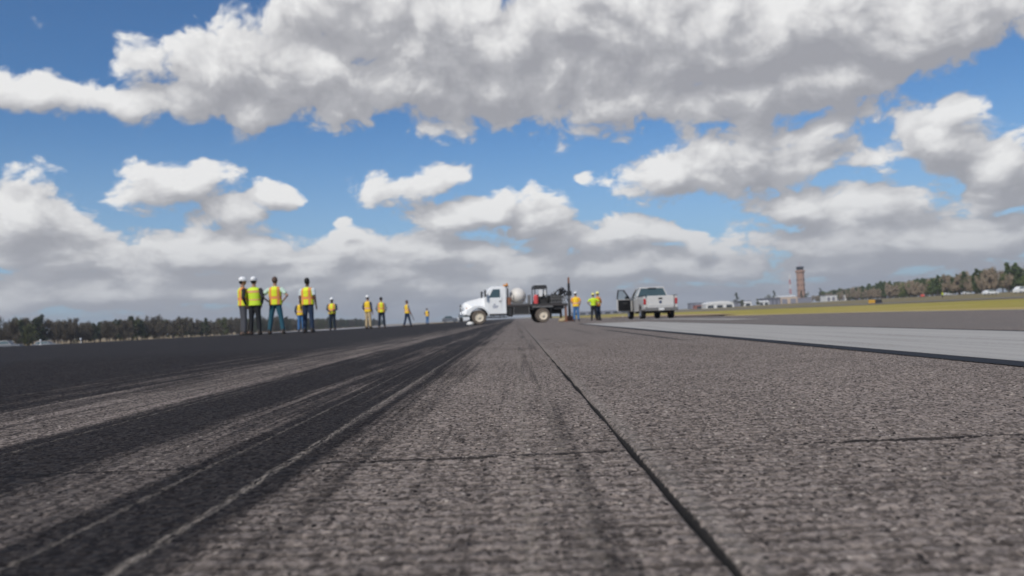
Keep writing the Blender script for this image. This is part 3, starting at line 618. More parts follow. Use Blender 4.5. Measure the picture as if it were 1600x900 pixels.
def drill_truck():
    x0, y0 = -2.37, 49.7; x1, y1 = 1.56, 50.2         # front and rear axle on the runway
    yaw = math.atan2(y1-y0, x1-x0); r = empty('drill_truck', (x0, y0, gz(x0, y0)), yaw, 'white flatbed truck with drilling rig parked across the runway', 'truck')
    r.rotation_euler.y = -math.atan2(gz(x1, y1)-gz(x0, y0), 3.95)
    # local x runs rearwards from the front axle, y across (negative = near side)
    hw = lambda z, a: 1.0 if z < 1.55 else 1.0-(z-1.55)*.16
    cab = MB().prism([(.62, .60), (1.72, .60), (1.72, 2.24), (1.60, 2.31), (.85, 2.31), (.70, 2.25), (.36, 1.66), (.36, .9)], hw).build('cab', whp, r, .05, segs=3)
    for s in (-1, 1):
        g = MB(); q = [(.62, 1.62), (1.34, 1.62), (1.34, 2.14), (.90, 2.14)]
        vs = [(a, s*(hw(z, a)+.006), z) for a, z in q] + [(a, s*(hw(z, a)-.03), z) for a, z in q]
        g.add(vs, [[0, 1, 2, 3], [7, 6, 5, 4], [0, 4, 5, 1], [1, 5, 6, 2], [2, 6, 7, 3], [3, 7, 4, 0]])
        d = MB(); dd = [(.58, .66), (1.42, .66), (1.42, 1.56), (1.42, 2.20), (.88, 2.20), (.52, 1.56)]
        dv = [(a, s*(hw(z, a)+.003), z) for a, z in dd]+[(a, s*(hw(z, a)-.02), z) for a, z in dd]
        door = d.add(dv, [list(range(6)), list(range(11, 5, -1))]+[[i, (i+1) % 6, (i+1) % 6+6, i+6] for i in range(6)]).build('door', whp, r)
        g.build('window', glass, door)
        h = MB(); h.box(1.28, 1.38, min(s*1.0, s*1.03), max(s*1.0, s*1.03), 1.36, 1.42); h.build('handle', blk, door)
        e = MB(); e.box(.84, 1.20, min(s*1.004, s*1.008), max(s*1.004, s*1.008), 1.06, 1.12); e.box(.88, 1.14, min(s*1.004, s*1.008), max(s*1.004, s*1.008), .98, 1.02); e.box(.92, 1.02, min(s*1.004, s*1.008), max(s*1.004, s*1.008), 1.16, 1.24); e.build('door_lettering', mat('grey_blue_lettering', (.22, .24, .32), .6), door)
        mr = MB(); mr.bar((.50, s*1.0, 1.72), (.40, s*1.24, 1.76), .03); mr.bar((.50, s*1.0, 2.0), (.40, s*1.24, 2.0), .03); mr.box(.34, .44, min(s*1.18, s*1.36), max(s*1.18, s*1.36), 1.68, 2.10); mr.build('mirror', blk, r, .01)
        st = MB(); st.box(.62, 1.72, min(s*.86, s*1.05), max(s*.86, s*1.05), .38, .45); st.bar((.9, s*.95, .45), (.9, s*.95, .62), .05); st.bar((1.5, s*.95, .45), (1.5, s*.95, .62), .05); st.build('side_step', blk, r)
    wsv = [(.425, -.86, 1.70), (.425, .86, 1.70), (.735, .78, 2.19), (.735, -.78, 2.19)]; off = Vector((-.03, 0, .018))
    MB().add([Vector(v)+off for v in wsv]+wsv, [[0, 1, 2, 3], [7, 6, 5, 4], [0, 4, 5, 1], [1, 5, 6, 2], [2, 6, 7, 3], [3, 7, 4, 0]]).build('windshield', glass, r)
    hood = [(.40, 1.66), (.0, 1.60), (-.55, 1.50), (-.88, 1.36), (-1.02, 1.18), (-1.06, .74), (-.98, .62), (-.55, .62)] + arc(0, .46, .60, 165, 15, 12) + [(.60, .60), (.62, 1.0), (.40, 1.2)]
    hwh = lambda z, a: (.98 if z < 1.0 else .98-(z-1.0)*.62)*(1 if a > -.6 else 1+(a+.6)*.25)
    MB().prism(hood, hwh).build('hood', whp, r, .045, segs=3)
    for s in (-1, 1):
        fd = [(.66, .52), (.60, .66), (.52, .90), (.30, 1.12), (0, 1.18), (-.35, 1.14), (-.60, 1.0), (-.78, .84), (-.80, .62), (-.60, .56)] + arc(0, .46, .56, 168, 8, 12)
        f = MB(); vs = [(a, s*1.09, z) for a, z in fd]+[(a, s*.80, z+.03) for a, z in fd]; n = len(fd)
        f.add(vs, [list(range(n)), list(range(2*n-1, n-1, -1))]+[[i, (i+1) % n, (i+1) % n+n, i+n] for i in range(n)]); f.build('fender', whp, r, .02)
        MB().box(-1.075, -.95, min(s*.62, s*.90), max(s*.62, s*.90), .92, 1.12).build('headlight', lampw, r, .02)
        MB().box(-.80, -.72, min(s*1.08, s*1.10), max(s*1.08, s*1.10), 1.0, 1.06).build('side_marker', amber, r)
    g = MB()
    for k in range(5): g.box(-1.085, -1.05, -.52, .52, .84+k*.09, .90+k*.09)
    g.build('grille', blk, r); MB().box(-1.16, -1.02, -1.05, 1.05, .46, .72).build('bumper', chrome, r, .03)
    MB().box(-1.12, -.98, -.95, .95, .22, .45).build('tow_hook_bar', chs, r)
    MB().box(-.8, 5.2, -.42, .42, .52, .82).build('chassis', chs, r)
    fa = wheel(r, (0, -.93, .45), .45, .26, rimc); wheel(r, (0, .93, .45), .45, .26, rimc)
    for s in (-1, 1): wheel(r, (3.95, s*.86, .45), .45, .44, rimc)
    # behind the cab: exhaust stack with beacon, tank in its cradle, flatbed
    MB().tube([(1.86, -.55, .8), (1.86, -.55, 2.2)], .055, 10).build('exhaust_stack', steel, r)
    b = MB(); b.bar((1.80, 0, 1.0), (1.80, 0, 2.38), .05); b.box(1.72, 1.88, -.85, .85, 2.28, 2.33); b.build('headache_rack', blk, r)
    for s in (-1, 1): MB().lathe([(.07, 2.33), (.08, 2.36), (.07, 2.48), (.02, 2.50)], 12, 'z', (1.80, s*.7, 0)).build('beacon', amber, r)
    MB().box(1.78, 2.02, -.8, .8, 1.10, 1.62).build('red_hose_reel_box', rust, r, .02)
    MB().box(1.80, 5.3, -.92, .92, .80, 1.02).build('subframe', chs, r)
    MB().box(1.78, 5.5, -1.05, 1.05, 1.02, 1.16).build('flatbed', mat('dirty_dark_deck', (.05, .045, .045), .8, 0, .3, 5), r, .01)
    MB().rings([(2.55, 0, 1.16+1.06*k/10, max(.10, .52*math.sin(math.acos(max(-1, min(1, (k-5)/5)))))*1.02+ (.0), max(.10, .60*math.sin(math.acos(max(-1, min(1, (k-5)/5)))))) for k in range(11)], 24).build('water_tank', mat('cream_poly_tank', (.70, .66, .60), .5, 0, .05, 2), r, 0, True)
    m = MB(); [m.tube([(2.55+dx, -.66, 1.16), (2.55+dx*.8, -.52, 1.62), (2.55+dx*.6, -.4, 1.95)], .02, 6) for dx in (-.42, .42)]; m.tube([(2.2, -.62, 1.3), (2.9, -.62, 1.3)], .03, 6); m.box(2.02, 3.08, -.66, .66, 1.165, 1.24); m.build('tank_cradle', steel, r)
    MB().box(3.14, 3.30, -.5, -.2, 1.165, 1.75).build('pump_box', steel, r, .02)
    bx = MB().box(2.12, 3.12, -1.04, -.60, .52, 1.0).build('tool_locker', chs, r, .015); f = MB(); f.bar((2.14, -1.06, .55), (3.10, -1.06, .55), .04); f.bar((3.10, -1.06, .55), (3.10, -1.06, .98), .04); f.bar((2.14, -1.06, .55), (2.14, -1.06, .98), .04); f.build('locker_frame', steel, bx)
    MB().box(1.80, 2.08, -1.0, -.5, .42, 1.0).build('fuel_tank', chs, r, .04); MB().box(3.3, 4.6, -1.05, -.98, .94, 1.02).build('side_rail', steel, r); MB().box(4.46, 4.50, -1.0, -.5, .25, .85).build('mud_flap', blk, r)
    # power unit and drilling gear
    m = MB(); m.box(3.55, 4.35, -.62, .62, 1.165, 1.36); m.box(3.78, 4.25, -.5, .5, 1.36, 1.55); m.box(3.85, 4.2, -.35, .35, 1.55, 1.78); m.box(4.35, 5.1, -.60, .55, 1.165, 1.50)
    for k in range(7): m.tube([(3.9+k*.16, -.45+.1*(k % 3), 1.5), (4.0+k*.16, -.55+.12*(k % 4), 1.72+.06*(k % 3)), (4.15+k*.15, -.3, 1.45)], .028, 6)
    rr = random.Random(5)
    for k in range(16):
        a = 4.35+rr.random()*1.0; b_ = -.85+rr.random()*1.3; hh = .08+rr.random()*.30; w_ = .05+rr.random()*.10
        if k % 2: m.box(a, a+w_*1.6, b_, b_+w_*2, 1.165, 1.35+hh)
        else: m.tube([(a, b_, 1.3), (a, b_, 1.42+hh)], w_*.7, 8)
    for k in range(6):
        a = 4.3+k*.17; m.tube([(a, -.7, 1.3), (a+.1, -.86, 1.72+.1*(k % 3)), (a+.32, -.8, 1.55), (a+.5, -.6, 1.25)], .022, 6)
    m.build('power_unit', chs, r, .015)
    m = MB(); m.box(3.50, 4.36, -.62, .62, 2.12, 2.28, .04); m.box(3.56, 4.30, -.5, .5, 2.28, 2.34)
    m.build('engine_canopy', blk, r, .02); m = MB(); [m.bar((a, s*.56, 1.16), (a, s*.56, 2.13), .05) for a in (3.56, 4.30) for s in (-1, 1)]; m.build('canopy_post', chs, r)
    MB().box(3.80, 4.02, -.66, -.58, 1.62, 2.04).build('control_panel', wht, r, .01); MB().box(4.14, 4.26, -.64, -.58, 1.68, 1.98).build('gauge_plate', wht, r, .01)
    MB().lathe([(.02, 1.165), (.15, 1.19), (.15, 1.62), (.09, 1.72), (.03, 1.74)], 14, 'z', (3.58, -.80, 0)).build('red_fuel_can', mat('red_plastic', (.62, .08, .08), .4), r)
    m = MB()
    for k in range(8): m.bar((4.55+k*.12, -.9, 1.17), (4.55+k*.12, -.9, 1.62+.04*(k % 2)), .03)
    for z in (1.25, 1.45, 1.62): m.bar((4.45, -.9, z), (5.45, -.9, z), .035)
    m.build('rod_rack', steel, r)
    m = MB(); m.bar((4.5, -.3, 1.3), (5.62, -.1, 1.95), .14); m.bar((4.9, .2, 1.2), (5.6, 0, 1.72), .10); m.bar((5.1, -.35, 1.7), (5.45, -.25, 2.12), .10); m.box(5.22, 5.42, -.3, .2, 1.80, 2.08); m.tube([(4.8, -.4, 1.6), (5.0, -.5, 2.0), (5.3, -.45, 2.15), (5.55, -.2, 1.95)], .03, 8); m.tube([(4.7, -.2, 1.6), (4.95, -.3, 1.9), (5.25, -.35, 2.0), (5.6, -.2, 1.7)], .03, 8)
    m.build('boom_arm', chs, r, .01)
    MB().box(5.30, 5.62, -.95, .95, 1.0, 1.10).build('rear_bumper', steel, r, .01)
    for s in (-1, 1):
        m = MB(); m.box(5.36, 5.48, min(s*.8, s*.92), max(s*.8, s*.92), .06, 1.0); m.box(5.30, 5.54, min(s*.74, s*.98), max(s*.74, s*.98), .0, .06); m.build('outrigger', rust, r)
    mt = MB().box(5.76, 5.90, -.08, .08, .10, 2.42).build('drill_mast', blk, r, .01)
    MB().box(5.78, 5.88, -.07, .07, 2.42, 2.80).build('mast_head', rust, mt, .01); MB().box(5.68, 5.98, -.16, .16, 1.62, 1.92).build('drill_head', blk, mt, .02)
    MB().box(5.66, 6.02, -.22, .22, .02, .34).build('mast_foot', rust, mt, .01); MB().tube([(5.83, -.14, .3), (5.83, -.14, 1.65)], .035, 8).build('drill_rod', steel, mt)
drill_truck()

def clear_glass():
    m = bpy.data.materials.new('clear_door_glass'); m.use_nodes = True; t = NT(m.node_tree); t.n.clear()
    o = t.node('ShaderNodeOutputMaterial'); a = t.node('ShaderNodeBsdfTransparent'); a.inputs[0].default_value = (.78, .84, .84, 1); g = t.node('ShaderNodeBsdfGlossy'); g.inputs['Roughness'].default_value = .05
    f = t.node('ShaderNodeFresnel'); x = t.node('ShaderNodeMixShader'); t.put(x.inputs[0], f.outputs[0]); t.put(x.inputs[1], a.outputs[0]); t.put(x.inputs[2], g.outputs[0]); t.put(o.inputs[0], x.outputs[0]); return m
def pickup():
    x0, y0 = 8.50, 46.95; r = empty('pickup_truck', (x0+.05, y0, gz(x0, y0+1.1)-.005), R(3), 'dusty white pickup truck seen from behind with its driver door open', 'pickup truck')
    r.rotation_euler.y = math.atan2(gz(x0-1, 48)-gz(x0+1, 48), 2)
    # local y runs forward from the tailgate; profile coordinates are (y, z)
    ax_r, ax_f, W2 = 1.12, 4.70, 1.0
    side = [(.03, .56), (.60, .50)] + [(a, z) for a, z in arc(ax_r, .42, .47, 172, 8, 12)] + [(1.72, .46), (2.02, .46), (2.02, 1.34), (.03, 1.36)]
    for s in (-1, 1):
        m = MB(); n = len(side); m.add([(s*W2, a, z) for a, z in side]+[(s*(W2-.12), a, z) for a, z in side], [list(range(n)), list(range(2*n-1, n-1, -1))]+[[i, (i+1) % n, (i+1) % n+n, i+n] for i in range(n)]); m.build('bed_side', dwp, r, .02)
        MB().box(min(s*.86, s*1.005), max(s*.86, s*1.005), -.012, .05, .86, 1.20).build('tail_light', lampr, r, .015)
        MB().box(min(s*.86, s*1.02), max(s*.86, s*1.02), .0, 2.0, 1.36, 1.39).build('bed_rail', blk, r)
    MB().box(-.88, .88, .10, 2.0, .62, .70).build('bed_floor', chs, r)
    tg = MB().box(-.79, .79, 0, .07, .66, 1.36).build('tailgate', dwp, r, .02); MB().box(-.12, .12, -.015, 0, 1.14, 1.24).build('handle', blk, tg, .005)
    MB().lathe([(.07, -.012), (.09, -.006), (.09, 0)], 16, 'y', (0, 0, .98)).build('badge', mat('dark_blue_badge', (.04, .06, .12), .3), tg)
    MB().box(-.72, .72, -.006, -.001, .74, .77).build('trim_strip', mat('grey_trim', (.35, .35, .35), .5), tg)
    bp = MB().box(-1.0, 1.0, -.16, .02, .46, .66).build('rear_bumper', steel, r, .03); MB().box(-.16, .16, -.175, -.16, .50, .63).build('licence_plate', wht, bp)
    MB().box(-.06, .06, -.30, -.1, .36, .44).build('tow_hitch', blk, bp)
    MB().box(-.45, .45, .2, 5.2, .34, .52).build('chassis', chs, r); MB().lathe([(.05, .8), (.05, 1.5), (.14, 1.0)], 10, 'y', (0, 0, 0)) 
    MB().tube([(-.85, ax_r, .40), (.85, ax_r, .40)], .07, 8).build('rear_axle', chs, r); MB().tube([(.62, .35, .36), (.62, 2.2, .36)], .05, 8).build('exhaust_pipe', rust, r)
    for y in (ax_r, ax_f):
        for s in (-1, 1):
            w = wheel(r, (s*.86, y, .40), .40, .27, chrome); w.rotation_euler.z = R(90)
    # cab: floor, sides, pillars and roof, so that one looks in through the door opening
    gw = lambda z: W2 if z < 1.28 else W2-(z-1.28)*.42
    MB().box(-.97, .97, 2.06, 4.25, .44, .52).build('cab_floor', chs, r)
    def panel(name, prof, s, mt, t=.07, par=None):
        n = len(prof); m = MB(); m.add([(s*gw(z), a, z) for a, z in prof]+[(s*(gw(z)-t), a, z) for a, z in prof], [list(range(n)), list(range(2*n-1, n-1, -1))]+[[i, (i+1) % n, (i+1) % n+n, i+n] for i in range(n)]); return m.build(name, mt, par or r, .012)
    for s in (-1, 1):
        panel('quarter_panel', [(2.06, .46), (3.00, .46), (3.00, 1.28), (2.06, 1.28)], s, dwp)
        panel('rear_pillar', [(2.06, 1.285), (2.42, 1.285), (2.36, 1.88), (2.16, 1.88)], s, dwp, .06)
        panel('side_glass', [(2.42, 1.285), (2.94, 1.285), (2.92, 1.84), (2.37, 1.84)], s, glass, .02)
        panel('middle_pillar', [(2.94, 1.285), (3.04, 1.285), (3.02, 1.88), (2.92, 1.88)], s, dwp, .06)
        panel('windshield_pillar', [(4.02, 1.285), (4.12, 1.285), (3.58, 1.88), (3.46, 1.88)], s, dwp, .06)
        fd = [(4.12, .50), (4.20, .50)] + arc(ax_f, .42, .46, 172, 8, 12) + [(5.30, .50), (5.62, .56), (5.66, .98), (5.50, 1.12), (4.12, 1.27)]
        panel('front_fender', fd, s, dwp, .16)
    d2 = panel('door', [(3.04, .46), (4.10, .46), (4.10, 1.28), (3.04, 1.28)], 1, dwp); panel('window', [(3.05, 1.29), (4.0, 1.29), (3.50, 1.84), (3.05, 1.84)], 1, glass, .02, d2)
    MB().box(-.77, .77, 2.14, 3.58, 1.87, 1.95, .03).build('roof', dwp, r, .03)
    MB().box(-.25, .25, 2.10, 2.16, 1.85, 1.91).build('cargo_lamp', blk, r, .01)
    MB().add([(-.92, 2.07, 1.30), (.92, 2.07, 1.30), (.72, 2.17, 1.86), (-.72, 2.17, 1.86), (-.92, 2.10, 1.30), (.92, 2.10, 1.30), (.72, 2.20, 1.86), (-.72, 2.20, 1.86)], [[0, 1, 2, 3], [7, 6, 5, 4], [0, 4, 5, 1], [1, 5, 6, 2], [2, 6, 7, 3], [3, 7, 4, 0]]).build('rear_window', glass, r)
    MB().box(-.97, .97, 2.03, 2.08, .5, 1.29).build('cab_back', dwp, r)
    MB().add([(-.90, 4.08, 1.27), (.90, 4.08, 1.27), (.72, 3.56, 1.87), (-.72, 3.56, 1.87), (-.90, 4.05, 1.25), (.90, 4.05, 1.25), (.72, 3.53, 1.85), (-.72, 3.53, 1.85)], [[0, 1, 2, 3], [7, 6, 5, 4], [0, 4, 5, 1], [1, 5, 6, 2], [2, 6, 7, 3], [3, 7, 4, 0]]).build('windshield', glass, r)
    MB().add([(-.86, 4.12, 1.24), (.86, 4.12, 1.24), (.84, 5.62, 1.06), (-.84, 5.62, 1.06), (-.86, 4.12, .6), (.86, 4.12, .6), (.84, 5.62, .6), (-.84, 5.62, .6)], [[0, 1, 2, 3], [7, 6, 5, 4], [0, 4, 5, 1], [1, 5, 6, 2], [2, 6, 7, 3], [3, 7, 4, 0]]).build('hood', dwp, r, .04)
    MB().box(-.98, .98, 5.60, 5.78, .44, .70).build('front_bumper', chrome, r, .03)
    MB().box(-.88, .88, 3.85, 4.08, .52, 1.22).build('dashboard', blk, r, .03)
    for s in (-1, 1):
        m = MB(); m.box(s*.42-.24, s*.42+.24, 2.95, 3.50, .60, .84); m.box(s*.42-.24, s*.42+.24, 2.84, 2.98, .80, 1.42); m.box(s*.42-.13, s*.42+.13, 2.84, 2.94, 1.42, 1.62); m.build('seat', mat('grey_seat_cloth', (.10, .10, .10), .9), r, .03)
    # open driver's door, hinged at its front edge
    h = bpy.data.objects.new('driver_door', None)
    m = MB(); m.box(-.035, .035, -1.06, 0, .50, 1.28); d = m.build('driver_door', dwp, r, .02); d.location = (-.98, 4.10, 0); d.rotation_euler.z = -R(64); d.rotation_euler.y = 0
    MB().box(.036, .07, -1.0, -.05, .56, 1.24).build('inner_trim', blk, d, .01)
    m = MB(); m.bar((0, -1.03, 1.28), (.08, -1.00, 1.84), .06); m.bar((.08, -1.02, 1.84), (.08, -.55, 1.84), .05); m.bar((.08, -.57, 1.85), (0, -.02, 1.28), .06); m.build('window_frame', blk, d)
    MB().add([(0, -1.0, 1.28), (0, -.06, 1.28), (.078, -.58, 1.82), (.078, -.98, 1.82)], [[0, 1, 2, 3]]).build('window', clear_glass(), d)
    m = MB(); m.box(-.26, -.04, -.22, -.10, 1.20, 1.46); m.build('mirror', blk, d, .02)
    MB().box(.07, .11, -.60, -.30, .98, 1.04).build('armrest', mat('grey_seat_cloth', (.1, .1, .1)), d, .01)
pickup()

def small_car(name, x, y, rz, body, label, cat='car', tall=1.45, L=4.5, group=None):
    r = empty(name, (x, y, gz(x, y)), rz, label, cat, group); h = tall
    hw = lambda z, a: .88 if z < h*.62 else .88-(z-h*.62)*.35
    p = [(-L/2, .35), (-L/2+.3, .28)] + arc(-L*.30, .32, .36, 172, 8, 8) + arc(L*.30, .32, .36, 172, 8, 8) + [(L/2-.1, .3), (L/2, .6), (L/2-.15, h*.60), (L*.20, h*.66), (L*.06, h), (-L*.30, h), (-L*.42, h*.68), (-L/2, h*.62)]
    MB().prism(p, hw).build('body', body, r, .04)
    for s in (-1, 1):
        q = [(L*.165, h*.69), (L*.06, h*.94), (-L*.28, h*.94), (-L*.38, h*.70)]
        m = MB(); m.add([(a, s*(hw(z, a)+.008), z) for a, z in q]+[(a, s*(hw(z, a)-.02), z) for a, z in q], [[0, 1, 2, 3], [7, 6, 5, 4], [0, 4, 5, 1], [1, 5, 6, 2], [2, 6, 7, 3], [3, 7, 4, 0]]); m.build('window', glass, r)
        for a in (-L*.30, L*.30): wheel(r, (a, s*.78, .32), .32, .2, chrome, 14)
    return r
small_car('parked_van', 152.5, 240, .35, whp, 'large white van at the right edge below the green wood', 'van', 2.0, 5.8)
small_car('parked_car', 146.5, 246, .2, whp, 'white car just left of the large white van', 'car', 1.5, 4.6)
small_car('parked_car', 206, 380, .1, dwp, 'small pale car in front of the brown wood, left of the van', 'car', 1.5, 4.4)
small_car('parked_car', 214, 378, .1, dwp, 'tiny pale car between the pale car and the large van', 'car', 1.5, 4.2)
small_car('parked_car', 204, 400, 1.2, red, 'small red car by the brown wood right of the runway', 'car', 1.4, 4.2)
grc = mat('silver_grey_paint', (.16, .17, .19), .5, .2)
small_car('parked_van', -91, 142, .15, grc, 'silver van parked at the left edge under the dark wood', 'van', 2.0, 5.2)
small_car('parked_car', -85, 144, .1, grc, 'silver car parked right of the silver van under the dark wood', 'car', 1.5, 4.6)
small_car('parked_van', -21.5, 260, .2, grc, 'far grey van left of the drill truck', 'van', 2.1, 5.0)
small_car('parked_van', -16.8, 262, .3, whp, 'far white van just left of the drill truck bumper', 'van', 2.1, 5.0)

# ------------------------------------------------------------------ airfield furniture
def runway_sign():
    x, y = 67.6, 150; r = empty('runway_sign', (x, y, gz(x, y)), R(-12), 'low airfield sign, half yellow and half black, standing in the grass', 'sign')
    MB().box(-1.15, 0, -.1, .1, .12, .78).build('yellow_panel', mat('sign_yellow', (.50, .27, .03), .5), r, .02); bp = MB().box(.02, 1.2, -.1, .1, .12, .78).build('black_panel', blk, r, .02)
    for x_ in (-1.0, -.1, .9): MB().tube([(x_, 0, -.1), (x_, 0, .13)], .04, 8).build('leg', steel, r)
runway_sign()
def edge_light(x, y, lab):
    r = empty('edge_light', (x, y, gz(x, y)), 0, lab, 'runway light'); r.scale = (.55, .55, .55); MB().lathe([(.10, 0), (.10, .03), (.03, .05), (.03, .26), (.06, .28), (.075, .32)], 14).build('stem', wht, r); MB().lathe([(.07, .32), (.075, .40), (.04, .46), (.01, .47)], 14).build('lens', lampw, r)
for x, y, l in [(-21.6, 36.1, 'small white edge light left of the dark pavement, nearest the camera'), (-21.3, 38.9, 'low pale edge light just right of the nearest one on the left edge'), (15.0, 112, 'distant edge light in the dry grass beyond the pickup')]:
    edge_light(x, y, l)
def sack(name, x, y, s, m, lab):
    o = MB().rings([(0, 0, 0, .20*s, .13*s), (0, 0, .05*s, .24*s, .16*s), (.02, 0, .12*s, .22*s, .15*s), (0, 0, .18*s, .14*s, .09*s), (.01, 0, .21*s, .05*s, .03*s)], 14).build(name, m, None, 0, True); o.location = (x, y, gz(x, y)); tag(o, lab, 'sandbag')
sack('sandbag', -2.82, 49.0, 1.0, whp, 'white sandbag on the ground ahead of the truck front wheel')
sack('sandbag', 2.93, 50.0, 1.2, mat('tan_canvas', (.42, .33, .2), .9), 'tan sandbag beside the drill mast foot')
# ------------------------------------------------------------------ people
SK = mat('skin', (.38, .21, .14), .55, 0, .08, 12); SKD = mat('dark_skin', (.11, .06, .04), .5, 0, .08, 12)
def vest_mat(name, base, stripe, style):
    if name in MATS: return MATS[name]
    m = bpy.data.materials.new(name); m.use_nodes = True; t = NT(m.node_tree); b = t.n['Principled BSDF']
    tc = t.node('ShaderNodeTexCoord'); x, y, z = t.xyz(tc.outputs['Object']); ax = t.m('ABSOLUTE', x)
    def band(v, c, w): return t.m('LESS_THAN', t.m('ABSOLUTE', t.m('SUBTRACT', v, c)), w)
    fold = t.noise(tc.outputs['Object'], 14, 4)
    c = t.mix(fold, tuple(q*.82 for q in base), base)
    if style == 0:
        s = t.m('MAXIMUM', band(ax, .125, .037), band(z, 1.13, .042)); si = t.m('MAXIMUM', band(ax, .125, .014), band(z, 1.13, .016))
    elif style == 1:
        s = t.m('MAXIMUM', band(z, 1.34, .035), band(z, 1.085, .02)); si = t.m('MAXIMUM', band(z, 1.34, .010), band(z, 1.085, .006))
    else:
        s = band(z, 1.10, .05); si = band(z, 1.10, .022)
    c = t.mix(s, c, stripe); c = t.mix(si, c, (.62, .58, .42) if style else (.75, .36, .16))
    t.put(b.inputs['Base Color'], c); b.inputs['Roughness'].default_value = .7
    MATS[name] = m; return m
YV = vest_mat('yellow_vest_orange_stripes', (.80, .86, .03), (.86, .20, .03), 0); BV = vest_mat('yellow_vest_orange_bands', (.66, .88, .04), (.85, .25, .04), 1)
OV = vest_mat('orange_vest', (.90, .34, .03), (.80, .75, .05), 2); AV = vest_mat('amber_yellow_vest', (.95, .62, .03), (.88, .22, .04), 2)
cloth = {k: mat(k, c, .85, 0, .2, 9) for k, c in {'dark_jeans': (.018, .035, .075), 'blue_jeans': (.06, .16, .34), 'black_trousers': (.015, .016, .020), 'grey_trousers': (.07, .07, .08), 'khaki_trousers': (.50, .38, .22), 'navy_trousers': (.012, .022, .04),
         'black_jacket': (.02, .02, .024), 'mint_shirt': (.55, .72, .58), 'white_shirt': (.62, .68, .70), 'navy_shirt': (.03, .04, .07), 'grey_shirt': (.22, .23, .25), 'lime_shirt': (.58, .80, .03), 'orange_shirt': (.85, .32, .05), 'teal_jeans': (.02, .09, .13)}.items()}
hatw = mat('white_hard_hat', (.85, .85, .84), .3); haty = mat('yellow_hard_hat', (.85, .80, .25), .3); hairm = {'black_hair': mat('black_hair', (.012, .010, .009), .7, 0, .3, 40), 'brown_hair': mat('brown_hair', (.10, .06, .045), .7, 0, .3, 40)}
bootm = mat('dark_boots', (.03, .025, .02), .7)
ARMS = {  # elbow, wrist for the right (x > 0) side, mirrored for the left
    'down': ((.255, -.02, 1.14), (.26, .05, .88)), 'akimbo': ((.40, -.08, 1.19), (.225, .04, 1.02)), 'front': ((.27, .03, 1.15), (.07, .24, 1.04)), 'pocket': ((.29, -.06, 1.15), (.20, .05, .93)), 'fold': ((.25, .06, 1.15), (-.02, .22, 1.20)), 'rod': ((.27, -.05, 1.16), (.34, .02, .92))}
